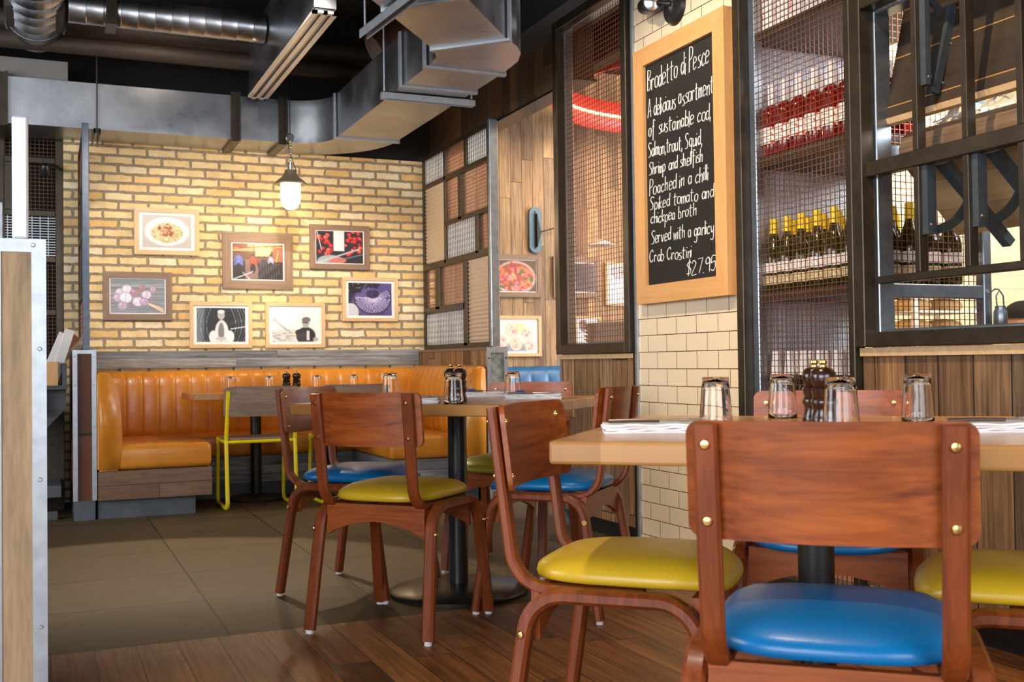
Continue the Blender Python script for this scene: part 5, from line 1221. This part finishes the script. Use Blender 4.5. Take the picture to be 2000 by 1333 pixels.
for k in range(3):
    a = R(30+120*k); obj('cable', tube(B(), [(1.235*math.cos(a), 1.235*math.sin(a), 0.25), (1.235*math.cos(a), 1.235*math.sin(a), 0.57)], 0.003, 5), 'black_paint', dr)
dp = thing('pendant_lamp', 'flat white disc pendant in front of the plank wall, through the mesh window', 'lamp', (3.98, 7.3, 1.80))
obj('disc_shade', lathe(B(), [(0.0, 0.045), (0.02, 0.045), (0.10, 0.012), (0.115, 0.0), (0.11, 0.0), (0.0, 0.02)], 32), plain('white_enamel', L(240, 238, 232), 0.3), dp, True)
obj('cord', tube(B(), [(0, 0, 0.045), (0, 0, 1.5)], 0.003, 5), 'black_paint', dp)
sv = thing('side_counter', 'low wooden counter behind the mesh window', 'counter', (3.0, 5.0, 0))
obj('counter_top', bx((-0.21, -0.45, 0.97), (0.25, 0.70, 1.0)), 'oak_x', sv); obj('counter_body', bx((-0.18, -0.42, 0), (0.22, 0.67, 0.97)), 'taupe', sv)
TR = plain('woven_tray', L(216, 202, 188), 0.6, var=0.15, scale=120)
tr = None
for k in range(5):
    lab = 'oval woven tray, %s from the bottom of the stack behind the mesh window' % ORD[k]
    if tr is None:
        tr = thing('stacked_tray', lab, 'tray', (2.97, 5.30, 1.001), 0, 'stacked trays')
        q = B(); rr = []
        for r_, z in ((0.0, 0.0), (0.85, 0.0), (1.0, 0.026), (1.03, 0.028), (1.0, 0.024), (0.86, 0.004), (0.0, 0.004)): rr.append([(0.15*max(r_, .001)*math.cos(2*math.pi*i/40), 0.24*max(r_, .001)*math.sin(2*math.pi*i/40), z) for i in range(40)])
        obj('tray_body', ring_loft(q, rr), TR, tr, True)
    else: dup(tr, (2.97+0.003*math.sin(k), 5.30, 1.001+0.0215*k), 0.02*math.sin(k*2), lab)

# ================================================================== HOST STAND AT LEFT
hs = thing('host_stand', 'dark weathered host stand left of the booth partition', 'stand', (-0.25, 7.1, 0))
def hpart(name, bm, m, par=hs, **kw): return obj(name, loc_bm(bm, -0.25, 7.1, 0), m, par, **kw)
M['darkgrey_wood'] = wood('dark_grey_wood', L(52, 56, 60), L(98, 102, 106), 0, 0.6, 0, 30, 2)
hpart('counter_top', bx((-0.9, 6.84, 0.775), (0.135, 7.45, 0.80), bevel=0.004), 'darkgrey_wood')
hpart('apron', bx((-0.9, 6.86, 0.64), (0.0, 6.90, 0.775)), 'darkgrey_wood')
hpart('bracket', prism(B(), [(0.13, 0.775), (0.13, 0.66), (-0.06, 0.46), (-0.10, 0.46), (-0.10, 0.775)], 6.93, 6.98, 1), 'darkgrey_wood')
hpart('back_panel', bx((-0.9, 7.40, 0.0), (0.125, 7.44, 0.775)), plain('dark_back_panel', L(66, 56, 42), 0.8, var=0.3))
hpart('lower_shelf', bx((-0.9, 6.95, 0.13), (0.10, 7.4, 0.20)), 'kick')
hpart('foot_rail', bx((-0.9, 6.92, 0.0), (0.08, 6.96, 0.05)), 'darkgrey_wood')
hpart('end_stop', bx((0.108, 6.86, 0.80), (0.133, 7.1, 0.93)), 'darkgrey_wood')
bxx = thing('menu_box', 'pale wooden box holding menus on the host stand', 'box', (-0.2, 6.98, 0.80))
for a_, b_ in (((-0.5, -0.09, 0), (0.285, -0.075, 0.14)), ((-0.5, 0.075, 0), (0.285, 0.09, 0.14)), ((0.27, -0.075, 0), (0.285, 0.075, 0.14)), ((-0.5, -0.075, 0), (-0.485, 0.075, 0.14)), ((-0.485, -0.075, 0), (0.27, 0.075, 0.012))):
    obj('board', bx(a_, b_), 'board_oak', bxx)
mw = plain('menu_paper', L(232, 226, 222), 0.7); mb = plain('menu_leather', L(168, 108, 62), 0.5, var=0.2, scale=20); mc = plain('menu_cream', L(236, 214, 186), 0.7)
for name, lab, x, y, ln_g, ang, m_, cat in (('menu', 'white menu leaning at the right of the menu box', 0.035, 6.95, 0.34, 17, mw, 'menu'), ('menu', 'second white menu leaning beside the first in the menu box', -0.02, 6.97, 0.33, 22, mw, 'menu'),
                                  ('menu', 'brown leather menu leaning far over in the menu box', -0.09, 6.99, 0.40, 42, mb, 'menu'), ('menu', 'cream menu lying topmost over the other menus', -0.10, 7.02, 0.44, 50, mc, 'menu')):
    o = obj(name, bx((-0.006, -0.004, 0), (0.05, 0.012, ln_g), bevel=0.002, seg=1), m_, None, False, (x, y, 0.815)); o.rotation_euler = (0, R(ang), R(8)); tag(o, lab, cat, 'menus in the box')
wl = thing('wall_spotlight', 'small black spotlight on an arm at the left end of the brick wall', 'light', (0.125, 7.78, 2.255))
obj('arm', tube(B(), [(0.0, 0.09, 0.0), (-0.02, -0.03, 0.0), (-0.09, -0.05, 0.0)], 0.009, 8), 'black_paint', wl, True)
hd = Matrix.Translation((-0.105, -0.06, -0.025)) @ Matrix.Rotation(R(35), 4, 'X')
q = lathe(B(), [(0.0, 0.035), (0.022, 0.032), (0.032, 0.01), (0.032, -0.04), (0.026, -0.04), (0.026, -0.03), (0.0, -0.03)], 20); bmesh.ops.transform(q, matrix=hd, verts=q.verts[:]); h_ = obj('lamp_head', q, 'black_paint', wl, True)
q = lathe(B(), [(0.0, -0.036), (0.025, -0.034), (0.025, -0.031), (0.0, -0.031)], 20); bmesh.ops.transform(q, matrix=hd, verts=q.verts[:]); obj('lens', q, emit('spot_lens', (1, 0.85, 0.6, 1), 4.0), h_, True)
